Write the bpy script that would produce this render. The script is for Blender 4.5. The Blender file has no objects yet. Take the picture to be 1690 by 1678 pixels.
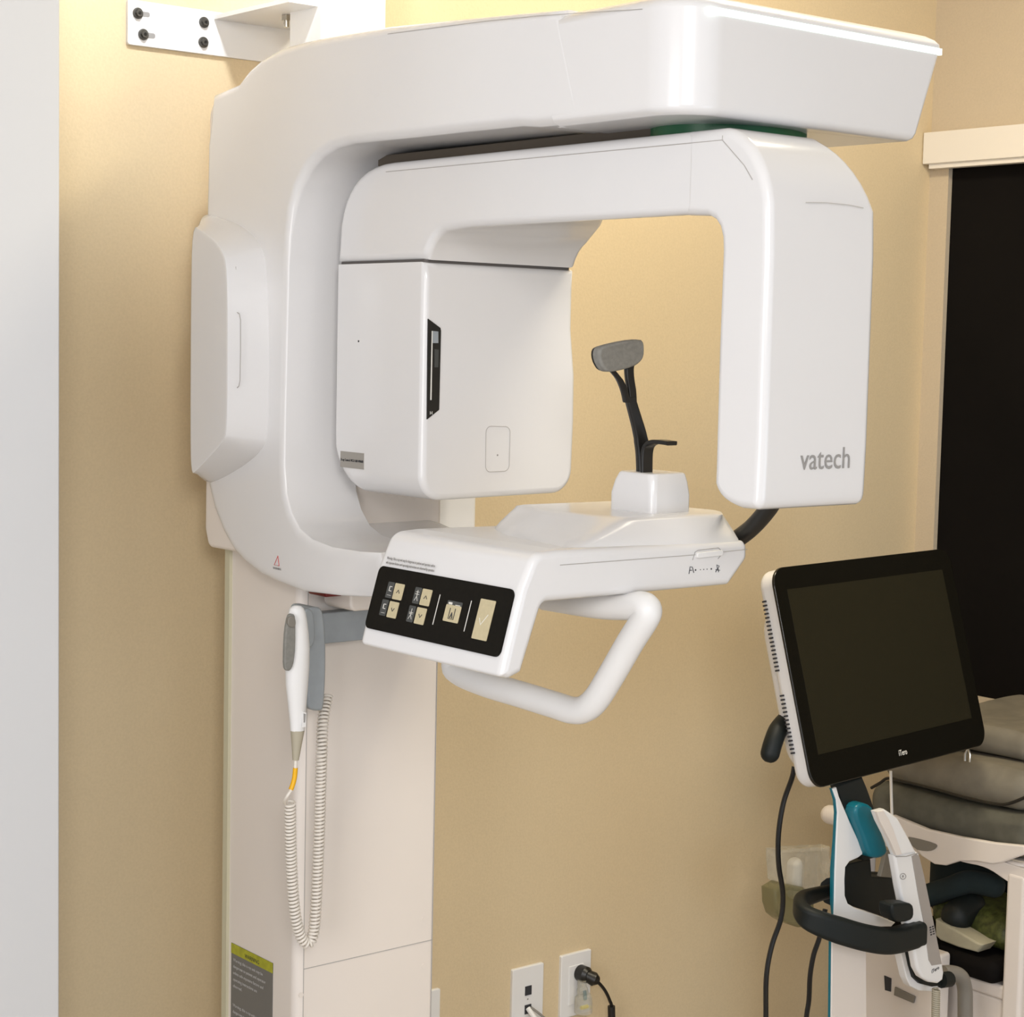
import bpy, bmesh, math, random
from mathutils import Vector, Matrix
random.seed(7)
SC = bpy.context.scene
COL = SC.collection
# ------------------------------------------------------------------ camera
W, H = 1690, 1678
YAW, PITCH, ROLL, F = 0.68773764, -0.08728377, 0.02167696, 3104.5
CP = Vector((0, 0, 1.6))
cy_, sy_, cp_, sp_ = math.cos(YAW), math.sin(YAW), math.cos(PITCH), math.sin(PITCH)
FW = Vector((sy_*cp_, cy_*cp_, sp_)); R0 = Vector((cy_, -sy_, 0)); U0 = R0.cross(FW)
RT = math.cos(ROLL)*R0 + math.sin(ROLL)*U0
UP = -math.sin(ROLL)*R0 + math.cos(ROLL)*U0
cam = bpy.data.cameras.new('camera'); co = bpy.data.objects.new('camera', cam); COL.objects.link(co)
M = Matrix((RT, UP, -FW)).transposed().to_4x4(); M.translation = CP
co.matrix_world = M
cam.sensor_fit = 'HORIZONTAL'; cam.sensor_width = 36; cam.lens = F/W*36; cam.clip_start = .05
SC.camera = co
# ------------------------------------------------------------------ light
SC.view_settings.view_transform = 'Standard'; SC.view_settings.look = 'None'
SC.view_settings.gamma = 1; SC.view_settings.exposure = 0.07
SC.view_settings.use_curve_mapping = False
wd = bpy.data.worlds.new('world'); SC.world = wd; wd.use_nodes = True
wd.node_tree.nodes['Background'].inputs[0].default_value = (.80, .87, 1, 1)
wd.node_tree.nodes['Background'].inputs[1].default_value = .5
def area(name, loc, target, size, power, color, size_y=None):
    l = bpy.data.lights.new(name, 'AREA'); l.size = size; l.energy = power; l.color = color
    if size_y: l.shape = 'RECTANGLE'; l.size_y = size_y
    o = bpy.data.objects.new(name, l); COL.objects.link(o); o.location = loc
    o.rotation_euler = (Vector(target)-Vector(loc)).to_track_quat('-Z', 'Y').to_euler()
    return o
area('ceiling_light', (2.05, 1.64, 2.58), (1.95, 2.0, 0), .35, 17.5, (1, .89, .68))
area('ceiling_light', (-.4, -1.0, 2.3), (1.4, 2.0, 1.3), .8, 41, (1, .97, .94))
area('cool_fill_light', (2.0, -1.5, .75), (1.8, 2, .6), 1.4, 11, (.72, .86, 1))  # added fill, cool and low at front right; stands for no window
area('left_fill_light', (-1.1, .35, 1.4), (1.35, 1.9, 1.3), 1.0, 25, (1, .97, .95), 1.6)  # unseen fill added to brighten the machine's left sides; no doorway there
sl_ = bpy.data.lights.new('ceiling_spot', 'SPOT'); sl_.energy = 30; sl_.color = (.93, .96, 1); sl_.spot_size = math.radians(62); sl_.spot_blend = .7; sl_.shadow_soft_size = .05
so = bpy.data.objects.new('ceiling_spot', sl_); COL.objects.link(so); so.location = (1.2, 1.85, 2.57)
so.rotation_euler = (Vector((1.36, 2.41, 2.20))-Vector(so.location)).to_track_quat('-Z', 'Y').to_euler()

# ------------------------------------------------------------------ helpers
def at(px, py, x=None, y=None, z=None):
    v = FW + (px-W/2)/F*RT - (py-H/2)/F*UP
    if x is not None: t = (x-CP.x)/v.x
    elif y is not None: t = (y-CP.y)/v.y
    else: t = (z-CP.z)/v.z
    return CP + v*t
def S(r, g, b):
    return tuple(((c/255)/12.92 if c/255 <= .04045 else ((c/255+.055)/1.055)**2.4) for c in (r, g, b))
def mat(name, col, rough=.4, spec=.5, metal=0, coat=0, noise=0, nscale=40, bump=0, emit=None, estr=0, trans=0, alpha=1, dark=None):
    m = bpy.data.materials.new(name); m.use_nodes = True; nt = m.node_tree; b = nt.nodes['Principled BSDF']
    b.inputs['Base Color'].default_value = (*col, 1); b.inputs['Roughness'].default_value = rough
    b.inputs['Specular IOR Level'].default_value = spec; b.inputs['Metallic'].default_value = metal
    b.inputs['Coat Weight'].default_value = coat; b.inputs['Coat Roughness'].default_value = .12
    b.inputs['Transmission Weight'].default_value = trans; b.inputs['Alpha'].default_value = alpha
    tc = nt.nodes.new('ShaderNodeTexCoord')
    n = nt.nodes.new('ShaderNodeTexNoise'); n.inputs['Scale'].default_value = nscale; n.inputs['Detail'].default_value = 4
    nt.links.new(tc.outputs['Object'], n.inputs['Vector'])
    mx = nt.nodes.new('ShaderNodeMix'); mx.data_type = 'RGBA'
    d = dark or tuple(c*(1-noise) for c in col)
    mx.inputs[6].default_value = (*col, 1); mx.inputs[7].default_value = (*d, 1)
    rp_ = nt.nodes.new('ShaderNodeMapRange'); rp_.inputs[1].default_value = .35; rp_.inputs[2].default_value = .7
    nt.links.new(n.outputs['Fac'], rp_.inputs[0]); nt.links.new(rp_.outputs[0], mx.inputs[0])
    nt.links.new(mx.outputs[2], b.inputs['Base Color'])
    if bump:
        bp = nt.nodes.new('ShaderNodeBump'); bp.inputs['Strength'].default_value = bump; bp.inputs['Distance'].default_value = .002
        nt.links.new(n.outputs['Fac'], bp.inputs['Height']); nt.links.new(bp.outputs[0], b.inputs['Normal'])
    if emit:
        b.inputs['Emission Color'].default_value = (*emit, 1); b.inputs['Emission Strength'].default_value = estr
    return m
WHITE = mat('white_gloss_plastic', (.735, .728, .73), .22, .5, coat=.25, noise=.015, nscale=6)
WHITE2 = mat('white_satin_plastic', (.79, .785, .78), .38, .45, noise=.02, nscale=8)
COLM = mat('column_cream_enamel', (.76, .70, .645), .42, .4, noise=.02, nscale=6)
COLE = mat('column_olive_edge', (.55, .52, .38), .5)
SEAM = mat('seam_shadow_gap', (.10, .09, .085), .8)
SEAML = mat('fine_seam_grey', (.42, .40, .38), .7)
BLACK = mat('black_plastic', (.008, .0072, .0065), .38, noise=.2)
PANELB = mat('black_touch_panel', (.008, .0065, .004), .35, .08, noise=.3, nscale=200)
BLACKM = mat('matte_black', (.006, .005, .0045), .9, .1, noise=.3, nscale=3)
RUBBER = mat('dark_green_black_rubber', (.0045, .0075, .0075), .55, .35)
GREY = mat('grey_blue_plastic', (.31, .34, .365), .45, noise=.08, nscale=60)
PAD = mat('grey_pad_foam', (.24, .235, .215), .75, .2, noise=.15, nscale=220, bump=.3)
KEY = mat('beige_backlit_key', (.50, .43, .27), .5, noise=.1, nscale=200, emit=(.50, .43, .27), estr=.12)
KEYD = mat('dark_grey_key', (.055, .058, .055), .5)
INK = mat('dark_ink', (.03, .03, .035), .7)
INKW = mat('white_ink', (.75, .73, .68), .6)
INKG = mat('grey_ink', (.30, .29, .28), .6)
RED = mat('dark_red_plastic', (.16, .008, .008), .4)
REDI = mat('red_ink', (.5, .05, .04), .6)
YEL = mat('yellow_tape', (.85, .45, .0), .45)
YELG = mat('yellow_green_label', (.42, .42, .03), .5, noise=.3, nscale=90)
LABG = mat('grey_label', (.16, .155, .145), .5)
LABT = mat('label_print', (.42, .41, .40), .6)
METAL = mat('brushed_steel', (.55, .53, .48), .3, metal=1)
BOLT = mat('dark_bolt_steel', (.10, .095, .085), .45, metal=.6)
BEIGE = mat('beige_strain_relief', (.42, .38, .29), .5)
CORDW = mat('cream_cord', (.78, .73, .66), .4)
TEAL = mat('teal_plastic', (.004, .145, .20), .35, noise=.1)
GLASS = mat('monitor_glass', (.009, .008, .0055), .07, .5)
SCRN = mat('monitor_screen', (.024, .021, .012), .08, .55)
LED = mat('led_strip', (.8, .95, .9), .4, emit=(.80, 1, .90), estr=1.3)
GREENR = mat('green_ring', (.006, .085, .03), .4, emit=(.01, .2, .07), estr=.02)
GAPM = mat('brown_pivot_plate', (.10, .08, .06), .7)
GBAG = mat('grey_padded_fabric', (.12, .115, .09), .9, .2, noise=.25, nscale=30, bump=.5)
GBAG2 = mat('taupe_padded_fabric', (.20, .18, .14), .9, .2, noise=.2, nscale=25, bump=.5)
WALL = mat('tan_painted_wall', (.68, .55, .355), .75, .25, noise=.05, nscale=260, bump=.25)
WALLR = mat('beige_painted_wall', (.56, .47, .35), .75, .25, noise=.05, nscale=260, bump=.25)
WALLW = mat('white_painted_panel', (.60, .605, .615), .6, .3, noise=.01, nscale=5)
TRIM = mat('white_trim_paint', (.78, .74, .68), .45)
FLOOR = mat('floor_vinyl', (.58, .50, .40), .5, noise=.2, nscale=8)
CEIL = mat('ceiling_paint', (.8, .78, .74), .8)
CLEAR = mat('clear_film', (.85, .83, .72), .18, .5, trans=.5, alpha=.5, noise=.25, nscale=60, bump=1.0)
OLIVE = mat('olive_clear_plastic', (.27, .25, .12), .2, .5, trans=.35, alpha=.75)
PAPER = mat('white_paper', (.85, .82, .76), .7)
GREENB = mat('green_mesh_bag', (.09, .105, .025), .45, noise=.75, nscale=90, bump=.8)
TEALF = mat('dark_teal_cloth', (.006, .017, .02), .9, noise=.5, nscale=12)
GREYT = mat('grey_tube', (.20, .185, .16), .45)
CREAMP = mat('white_cart_plastic', (.74, .68, .63), .45, noise=.03, nscale=8)

def link(name, bm, m, parent=None, smooth=35, wn=True):
    bmesh.ops.remove_doubles(bm, verts=bm.verts, dist=1e-6)
    bmesh.ops.recalc_face_normals(bm, faces=bm.faces)
    me = bpy.data.meshes.new(name); bm.to_mesh(me); bm.free()
    me.materials.append(m)
    for p in me.polygons: p.use_smooth = True
    me.set_sharp_from_angle(angle=math.radians(smooth))
    o = bpy.data.objects.new(name, me); COL.objects.link(o)
    if parent: 
        o.parent = parent; o.matrix_parent_inverse = Matrix.Translation(-parent_loc(parent))
    if wn:
        w = o.modifiers.new('wn', 'WEIGHTED_NORMAL'); w.keep_sharp = True; w.weight = 90
    return o
def parent_loc(p):
    return Vector(p.location) if p.type == 'EMPTY' else Vector((0, 0, 0))
def tag(o, label=None, cat=None, group=None, kind=None):
    if label: o['label'] = label
    if cat: o['category'] = cat
    if group: o['group'] = group
    if kind: o['kind'] = kind
    return o
def empty(name, loc, label, cat, group=None):
    o = bpy.data.objects.new(name, None); COL.objects.link(o); o.location = loc; o.empty_display_size = .05
    return tag(o, label, cat, group)
def AX(axis, a, b, t):
    return (t, a, b) if axis == 'x' else (a, t, b) if axis == 'y' else (a, b, t)
def rp(pts, seg=8):
    """polygon of (a,b[,r]) with rounded corners"""
    out = []; n = len(pts)
    for i in range(n):
        p = Vector(pts[i][:2]); r = pts[i][2] if len(pts[i]) > 2 else 0
        if r <= 0: out.append(tuple(p)); continue
        a = (Vector(pts[i-1][:2])-p); b = (Vector(pts[(i+1) % n][:2])-p)
        la, lb = a.length, b.length; a.normalize(); b.normalize()
        ang = a.angle(b)
        if ang > math.pi-.02: out.append(tuple(p)); continue
        d = min(r/math.tan(ang/2), la*.49, lb*.49); rr = d*math.tan(ang/2)
        c = p + (a+b).normalized()*(rr/math.sin(ang/2))
        s = p+a*d-c; e = p+b*d-c
        tot = s.angle_signed(e) if s.length > 0 else 0
        a0 = math.atan2(s.y, s.x); a1 = math.atan2(e.y, e.x); da = a1-a0
        while da > math.pi: da -= 2*math.pi
        while da < -math.pi: da += 2*math.pi
        k = max(2, int(seg*abs(da)/1.57+1))
        for j in range(k+1):
            t = a0+da*j/k; out.append((c.x+rr*math.cos(t), c.y+rr*math.sin(t)))
    return out
def resamp(pts, step):
    out = []
    for i in range(len(pts)):
        p = Vector(pts[i]); q = Vector(pts[(i+1) % len(pts)]); L = (q-p).length
        k = max(1, int(L/step))
        for j in range(k): out.append(tuple(p.lerp(q, j/k)))
    return out
def inset(pts, d):
    n = len(pts); area2 = sum(pts[i][0]*pts[(i+1) % n][1]-pts[(i+1) % n][0]*pts[i][1] for i in range(n))
    sg = 1 if area2 > 0 else -1; out = []
    for i in range(n):
        p = Vector(pts[i]); j = i-1
        while (p-Vector(pts[j])).length < 1e-6: j -= 1
        k = (i+1) % n
        while (Vector(pts[k])-p).length < 1e-6: k = (k+1) % n
        a = (p-Vector(pts[j])).normalized(); b = (Vector(pts[k])-p).normalized()
        na = Vector((-a.y, a.x))*sg; nb = Vector((-b.y, b.x))*sg
        m = (na+nb)
        if m.length < 1e-6: out.append(p.copy()); continue
        m.normalize(); out.append(p+m*(d/max(.35, m.dot(na))))
    for _ in range(4):                      # collapse the runs that turned inside out
        bad = [(out[(i+1) % n]-out[i]).dot(Vector(pts[(i+1) % n])-Vector(pts[i])) < -1e-12 for i in range(n)]
        if not any(bad) or all(bad): break
        i = 0
        st = next(q for q in range(n) if not bad[q])
        q = st; end = st+n
        while q < end:
            if bad[q % n]:
                r = q
                while bad[r % n]: r += 1
                idx = [t % n for t in range(q, r+1)]
                c = sum((out[t] for t in idx), Vector((0, 0)))/len(idx)
                for t in idx: out[t] = c.copy()
                q = r
            q += 1
    return [tuple(p) for p in out]
def prism(bm, pts, axis, lo, hi, b0=0, b1=0, seg=5, warp=None):
    """extrude an outline along an axis with rounded rims b0 (lo end) and b1 (hi end)"""
    rings = []
    if b0 > 0:
        for k in range(seg+1):
            t = math.pi/2*k/seg; rings.append((b0*(1-math.sin(t)), lo+b0*(1-math.cos(t))))
    else: rings.append((0, lo))
    if b1 > 0:
        for k in range(seg+1):
            t = math.pi/2*k/seg; rings.append((b1*(1-math.cos(t)), hi-b1*(1-math.sin(t))))
    else: rings.append((0, hi))
    vs = []
    for ins, t in rings:
        pp = inset(pts, ins) if ins > 1e-7 else pts
        row = []
        for a, b in pp:
            v = Vector(AX(axis, a, b, t))
            if warp: v = Vector(warp(v))
            row.append(bm.verts.new(v))
        vs.append(row)
    n = len(pts)
    for r in range(len(vs)-1):
        for i in range(n):
            bm.faces.new((vs[r][i], vs[r][(i+1) % n], vs[r+1][(i+1) % n], vs[r+1][i]))
    bm.faces.new(vs[0]); bm.faces.new(vs[-1])
    return bm
def P(*a, **k): return prism(bmesh.new(), *a, **k)
def box(bm, x0, x1, y0, y1, z0, z1, b=0, M=None):
    if b > 0:
        pts = rp([(x0, y0, b), (x1, y0, b), (x1, y1, b), (x0, y1, b)], 4)
    else: pts = [(x0, y0), (x1, y0), (x1, y1), (x0, y1)]
    return prism(bm, pts, 'z', z0, z1, b, b, 3, (lambda v: M @ v) if M is not None else None)
def B(*a, **k): return box(bmesh.new(), *a, **k)
def loft(bm, rings, cap=True):
    vs = [[bm.verts.new(p) for p in r] for r in rings]; n = len(vs[0])
    for r in range(len(vs)-1):
        for i in range(n): bm.faces.new((vs[r][i], vs[r][(i+1) % n], vs[r+1][(i+1) % n], vs[r+1][i]))
    if cap: bm.faces.new(vs[0]); bm.faces.new(vs[-1])
    return bm
def smoothpath(pts, per=8):
    pts = [Vector(p) for p in pts]; out = []
    for i in range(len(pts)-1):
        p0 = pts[max(i-1, 0)]; p1 = pts[i]; p2 = pts[i+1]; p3 = pts[min(i+2, len(pts)-1)]
        for j in range(per):
            t = j/per
            out.append(.5*((2*p1)+(p2-p0)*t+(2*p0-5*p1+4*p2-p3)*t*t+(3*p1-p0-3*p2+p3)*t**3))
    out.append(pts[-1]); return out
def tube(bm, pts, r, n=12, sx=1, round_ends=False, closed=False):
    pts = [Vector(p) for p in pts]; m = len(pts)
    rr = r if isinstance(r, (list, tuple)) else [r]*m
    nrm = None; rings = []
    for i in range(m):
        if closed: d = (pts[(i+1) % m]-pts[i-1]).normalized()
        else: d = (pts[min(i+1, m-1)]-pts[max(i-1, 0)]).normalized()
        if nrm is None:
            up = Vector((0, 0, 1)) if abs(d.z) < .9 else Vector((0, 1, 0)); nrm = up.cross(d).normalized()
        nrm = (nrm-d*nrm.dot(d)).normalized(); bi = d.cross(nrm)
        rings.append([pts[i]+(nrm*math.cos(2*math.pi*k/n)*sx+bi*math.sin(2*math.pi*k/n))*rr[i] for k in range(n)])
    if round_ends and not closed:
        d0 = (pts[0]-pts[1]).normalized(); d1 = (pts[-1]-pts[-2]).normalized()
        a = []; b = []
        for t in (.95, .8, .6, .35, .15):
            s = math.sqrt(1-t*t)
            a.append([pts[0]+(v-pts[0])*s+d0*rr[0]*t for v in rings[0]])
        for t in (.15, .35, .6, .8, .95):
            s = math.sqrt(1-t*t)
            b.append([pts[-1]+(v-pts[-1])*s+d1*rr[-1]*t for v in rings[-1]])
        rings = a+rings+b
    if closed: rings.append(rings[0])
    return loft(bm, rings, cap=not closed)
def T(*a, **k): return tube(bmesh.new(), *a, **k)
def cyl(bm, c, axis, r, h, n=24, b=0):
    c = Vector(c); ax = {'x': 0, 'y': 1, 'z': 2}[axis]
    o = [c[i] for i in range(3) if i != ax]
    pts = [(o[0]+r*math.cos(2*math.pi*k/n), o[1]+r*math.sin(2*math.pi*k/n)) for k in range(n)]
    return prism(bm, pts, axis, c[ax]-h/2, c[ax]+h/2, b, b, 3)
def frame(o, u, v):
    """matrix taking local (x,y,z) to o + x*u + y*v + z*(u x v)"""
    u = Vector(u).normalized(); v = Vector(v).normalized(); w = u.cross(v)
    m = Matrix((u, v, w)).transposed().to_4x4(); m.translation = Vector(o); return m
def text(name, s, size, m, Mx, parent, ext=.0002, align='LEFT', sx=1):
    c = bpy.data.curves.new(name, 'FONT'); c.body = s; c.size = size; c.extrude = ext; c.align_x = align
    c.resolution_u = 3
    o = bpy.data.objects.new(name, c); COL.objects.link(o); bpy.context.view_layer.update()
    me = bpy.data.meshes.new_from_object(o.evaluated_get(bpy.context.evaluated_depsgraph_get()))
    bpy.data.objects.remove(o); bpy.data.curves.remove(c)
    me.transform(Mx @ Matrix.Diagonal((sx, 1, 1, 1))); me.materials.clear(); me.materials.append(m); me.name = name
    o = bpy.data.objects.new(name, me); COL.objects.link(o)
    o.parent = parent; o.matrix_parent_inverse = Matrix.Translation(-parent_loc(parent))
    return o
def stroke(bm, pts, w, Mx, h=.0004, closed=False):
    """flat ink line through local 2d points"""
    pp = [Mx @ Vector((a, b, h)) for a, b in pts]
    return tube(bm, pp, w/2, 6, closed=closed)

# ------------------------------------------------------------------ structure
YW = 2.4145; XR = 3.043; ZC = 2.62
def struct(name, bm, m, label=None): return tag(link(name, bm, m), kind='structure')
struct('wall_back', B(-.2, XR+.1, YW, YW+.1, 0, ZC), WALL)
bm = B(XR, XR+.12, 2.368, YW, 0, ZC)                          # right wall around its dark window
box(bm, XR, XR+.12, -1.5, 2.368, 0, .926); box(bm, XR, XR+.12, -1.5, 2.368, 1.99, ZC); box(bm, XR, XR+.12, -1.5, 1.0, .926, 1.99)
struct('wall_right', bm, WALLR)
struct('window_1', B(XR+.012, XR+.03, 1.0, 2.368, .926, 1.99), BLACKM)
bm = B(XR-.028, XR, .9, 2.412, 1.972, 2.034, .002); box(bm, XR-.022, XR, .92, 2.40, 1.963, 1.972)
struct('trim_1', bm, TRIM)
struct('wall_left', P(rp([(-.2, 2.24), (-.2, 2.12), (1.0265, 2.12, .003), (1.0265, 2.24, .003)]), 'z', 0, ZC), WALLW)
struct('floor', B(-1.5, XR+.1, -1.8, YW+.1, -.05, 0), FLOOR)
struct('ceiling', B(-1.5, XR+.1, -1.8, YW+.1, ZC, ZC+.05), CEIL)

# ------------------------------------------------------------------ wall bracket
wb = empty('wall_bracket', (1.27, YW, 2.0), 'white slotted steel wall bracket with bolts behind the top of the x-ray machine', 'bracket')
link('plate', P(rp([(1.268, 2.004, .004), (1.268, 2.066, .004), (1.62, 2.066), (1.62, 2.004)]), 'y', YW-.006, YW, .001, 0), WHITE2, wb)
link('angle_arm', B(1.405, 1.55, 2.21, YW-.006, 2.055, 2.061), WHITE2, wb)
for (px, py, ax_) in ((227, 22, 1), (236, 57, 1), (336, 37, 0), (335, 70, 0), (519, 62, 0)):
    c = at(px, py, y=YW-.006)
    b = bmesh.new(); cyl(b, (c.x, YW-.0075, c.z), 'y', .0078, .003, 20, .0008); cyl(b, (c.x, YW-.0105, c.z), 'y', .0052, .005, 6)
    o = link('bolt', b, BOLT, wb); 
    bb = bmesh.new(); cyl(bb, (c.x, YW-.0135, c.z), 'y', .0022, .0015, 6)
    link('socket', bb, BLACK, o)
    if ax_:
        sb = P(rp([(c.x+.004, c.z-.0035, .003), (c.x+.019, c.z-.0035, .003), (c.x+.019, c.z+.0035, .003), (c.x+.004, c.z+.0035, .003)]), 'y', YW-.0065, YW-.0058)
        link('slot', sb, INKG, wb)
c = at(473, 12, y=2.30)
b = bmesh.new(); cyl(b, (c.x, 2.30, 2.052), 'z', .004, .028, 12); cyl(b, (c.x, 2.30, 2.0505), 'z', .0075, .007, 6)
link('bolt', b, METAL, wb)

# ------------------------------------------------------------------ the x-ray machine
XM = empty('panoramic_xray_machine', (1.49, 2.2, 0), 'large glossy white dental panoramic x-ray machine on a cream column against the tan wall', 'x-ray machine')
XC = 1.34
# column
CY0, CY1, CX0, CX1 = 2.11, 2.286, 1.37, 1.606
o_col = link('column', P(rp([(CX0, CY0, .014), (CX1, CY0, .008), (CX1, CY1), (CX0, CY1)], 6), 'z', .0, 1.90), COLM, XM)
link('back_flange', B(CX0-.005, CX1+.004, CY1, CY1+.012, 0, 1.86), COLE, XM)
zs = lambda x: .742+(x-1.370)*.0
sb = B(CX0+.0125, CX1-.004, CY0-.0004, CY0+.001, .7415, .7427); box(sb, CX0+.0118, CX0+.0127, CY0-.0004, CY0+.001, .0, 1.27)
box(sb, CX1-.0042, CX1-.0036, CY0-.0004, CY0+.001, 0, 1.27)
link('panel_seam', sb, SEAML, XM)
for (px, py) in ((700, 1516), (699, 1594), (497, 1642)):
    c = at(px, py, y=CY0); b = bmesh.new(); cyl(b, (c.x, CY0, c.z), 'y', .0035, .001, 20); link('screw_cap', b, COLM, XM)
# warning label on the left side of column
def side_label(px0, py0, px1, py1): pass
lb = link('warning_label', B(CX0-.0006, CX0+.001, 2.168, 2.279, .50, .737), LABG, XM); lb['label'] = 'grey warning label with a yellow-green header'
link('label_header', B(CX0-.0009, CX0, 2.168, 2.279, .7225, .737), YELG, lb)
Ml = frame((CX0-.0009, 2.277, .50), (0, -1, 0), (0, 0, 1))
text('label_text', 'WARNING', .008, INK, Ml @ Matrix.Translation((.055, .2255, 0)), lb, align='CENTER')
words = ['Warning: this x-ray unit may be', 'dangerous to patient and operator', 'unless safe exposure factors and', 'operating instructions are', 'observed.']
k = 0
for i in range(22):
    if i in (5, 6, 12): continue
    text('label_text', words[k % 5], .0062, LABT, Ml @ Matrix.Translation((.004, .212-i*.0095, 0)), lb); k += 1
# mast above the arm
link('mast', P(rp([(1.452, 2.20, .004), (1.56, 2.20, .004), (1.56, 2.28), (1.452, 2.28)]), 'z', 1.90, 2.30), WHITE2, XM)
# rear carriage cover (behind the frame, left of the column)
link('rear_cover', P(rp([(2.20, 1.305, .012), (2.312, 1.305, .012), (2.322, 1.33, .02), (2.318, 1.93, .03), (2.20, 1.93)]), 'x', 1.345, 1.66, .006, .006), COLM, XM)

# carriage frame: a big C in the YZ plane
fr_px = [(349, 155), (391, 137), (397, 128), (408, 114), (426, 98), (446, 86), (468, 76), (495, 68.5), (528, 61), (580, 51.5), (638, 42), (700, 35), (780, 27), (860, 19), (900, 15.6), (925, 13.8),
         'e1', 'e2',
         (850, 207), (760, 216), (680, 225), (620, 231), (575, 236), (548, 243), (524, 258), (505, 280), (490, 310), (481, 345), (476, 390), (474, 440), (471, 560), (468, 700), (467, 770), (470, 815), (478, 846), (492, 873), (512, 890), (545, 903), (590, 910), (625, 912),
         (640, 984), (600, 985), (560, 983), (500, 976), (458, 960), (430, 947), (404, 928), (385, 908), (367, 876), (352, 838), (343, 800), (340, 700), (339, 500), (338, 345), (340, 240)]
pts = [{'e1': (1.525, 1.8375), 'e2': (1.61, 1.8385)}[q] if isinstance(q, str) else (lambda v: (v.y, v.z))(at(*q, x=XC)) for q in fr_px]
pts = resamp(pts, .03)
def wfr(v):
    # right-hand side widens into the arm
    k = max(0, min(1, (v.z-1.70)/.10)); k = k*k*(3-2*k)
    v.x = XC+(v.x-XC)*(.36+.64*k)
    t = max(0, min(1, (2.10-v.y)/(2.10-1.37))) if v.z > 1.7 else 0
    if v.z > 1.7: v.x = XC+(v.x-XC)*(1+.22*t)
    return v
link('carriage_frame', P(pts, 'x', XC, 1.668, .012, .012, 5, wfr), WHITE, XM, 50)
link('carriage_plate', P(rp([(1.36, 2.125, .01), (1.683, 2.125, .012), (1.683, 2.19), (1.36, 2.19)]), 'z', 1.295, 1.84, .006, 0), WHITE2, XM)
link('support_arm', P([(2.13, 1.352), (2.09, 1.349), (2.03, 1.338), (1.90, 1.330), (1.745, 1.330), (1.745, 1.285), (1.90, 1.275), (2.13, 1.268)], 'x', 1.42, 1.60, .006, .02), WHITE, XM)
# soft inner panel of the frame (already its inner wall); warning triangle on lower left
tw = at(457, 928, x=XC)
Mt = frame((XC-.0004, tw.y, tw.z), (0, -1, 0), (0, 0, 1))
b = bmesh.new(); stroke(b, [(-.006, -.004), (.006, -.004), (.003, .009)], .0011, Mt, 0, True)
wt = link('warning_symbol', b, REDI, XM); wt['label'] = 'small red outlined triangle symbol'
text('symbol_caption', 'WARNING', .0042, INKG, Mt @ Matrix.Translation((-.009, -.0095, 0)), wt)
# lower light at the carriage underside
c = at(510, 972, x=1.39)
link('indicator_light', P(rp([(2.052, 1.262, .004), (2.096, 1.262, .004), (2.096, 1.274, .004), (2.052, 1.274, .004)]), 'x', 1.372, 1.40, .003, .003), RED, XM)
link('carriage_foot', P(rp([(1.40, 1.268), (1.40, 1.243, .01), (1.455, 1.243, .01), (1.455, 1.268)]), 'y', 2.035, 2.10, .004, .004), COLM, XM)

# side cover sticking out on the left
cv_top_px = [(316, 372), (330, 380), (352, 396), (366, 414), (374, 440), (375, 560), (374, 712), (368, 728), (350, 748), (322, 778), (314, 782), (313, 700), (314, 500)]
XS = 1.277
top = [(lambda v: (v.y, v.z))(at(px, py, x=XS)) for px, py in cv_top_px]
cv_base_px = [(336, 352), (352, 352), (385, 362), (420, 382), (440, 412), (446, 452), (446, 600), (446, 700), (436, 742), (406, 770), (370, 792), (345, 800), (343, 790)]
cv_base_px = [(333, 352), (360, 358), (395, 370), (424, 394), (440, 425), (445, 560), (443, 712), (434, 742), (404, 768), (362, 792), (340, 798), (338, 700), (338, 500)]
base = [(lambda v: (v.y, v.z))(at(px, py, x=XC)) for px, py in cv_base_px]
def chaik(p, n=2):
    for _ in range(n):
        q = []
        for i in range(len(p)):
            a = p[i]; b_ = p[(i+1) % len(p)]
            q += [(a[0]*.75+b_[0]*.25, a[1]*.75+b_[1]*.25), (a[0]*.25+b_[0]*.75, a[1]*.25+b_[1]*.75)]
        p = q
    return p
top = chaik(top); base = chaik(base)
rings = []
for t, s in ((XC+.004, 0), (XC, 0), (XC-.004, .03), (XC-.010, .10), (XC-.02, .26), (XC-.035, .55), (XC-.048, .82), (XS+.006, .96), (XS+.003, .985), (XS+.001, 1)):
    rings.append([(t, a[0]*(1-s)+b_[0]*s, a[1]*(1-s)+b_[1]*s) for a, b_ in zip(base, top)])
ti = inset(top, .003); rings.append([(XS, a[0], a[1]) for a in ti])
sc = link('side_cover', loft(bmesh.new(), rings), WHITE, XM, 60)
# seam and finger slot along its front face
def cvp(px, py, s):   # point on the sloping front face
    return at(px, py, x=XC-.047)
seam = [cvp(388, 430, 0), cvp(388, 500, 0), cvp(388, 512, 0)]
def shift(ps, d=.0008): return [Vector(p)+Vector((-d*.5, -d, 0)) for p in ps]
link('cover_seam', T(shift([cvp(389, 440, 0), cvp(389, 514, 0)]), .0005, 6), SEAML, sc)
b = T(shift([cvp(388, 642, 0), cvp(388, 700, 0)]), .0005, 6)
link('cover_seam', b, SEAML, sc)
loop = [(382, 525), (383, 518), (389, 514), (395, 518), (397, 528), (397, 580), (396, 628), (394, 637), (388, 643), (382, 637), (381, 628), (381, 580)]
b = T(shift([cvp(px, py, 0) for px, py in loop], .0012), .0007, 6, closed=True)
link('finger_slot', b, SEAML, sc)

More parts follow.
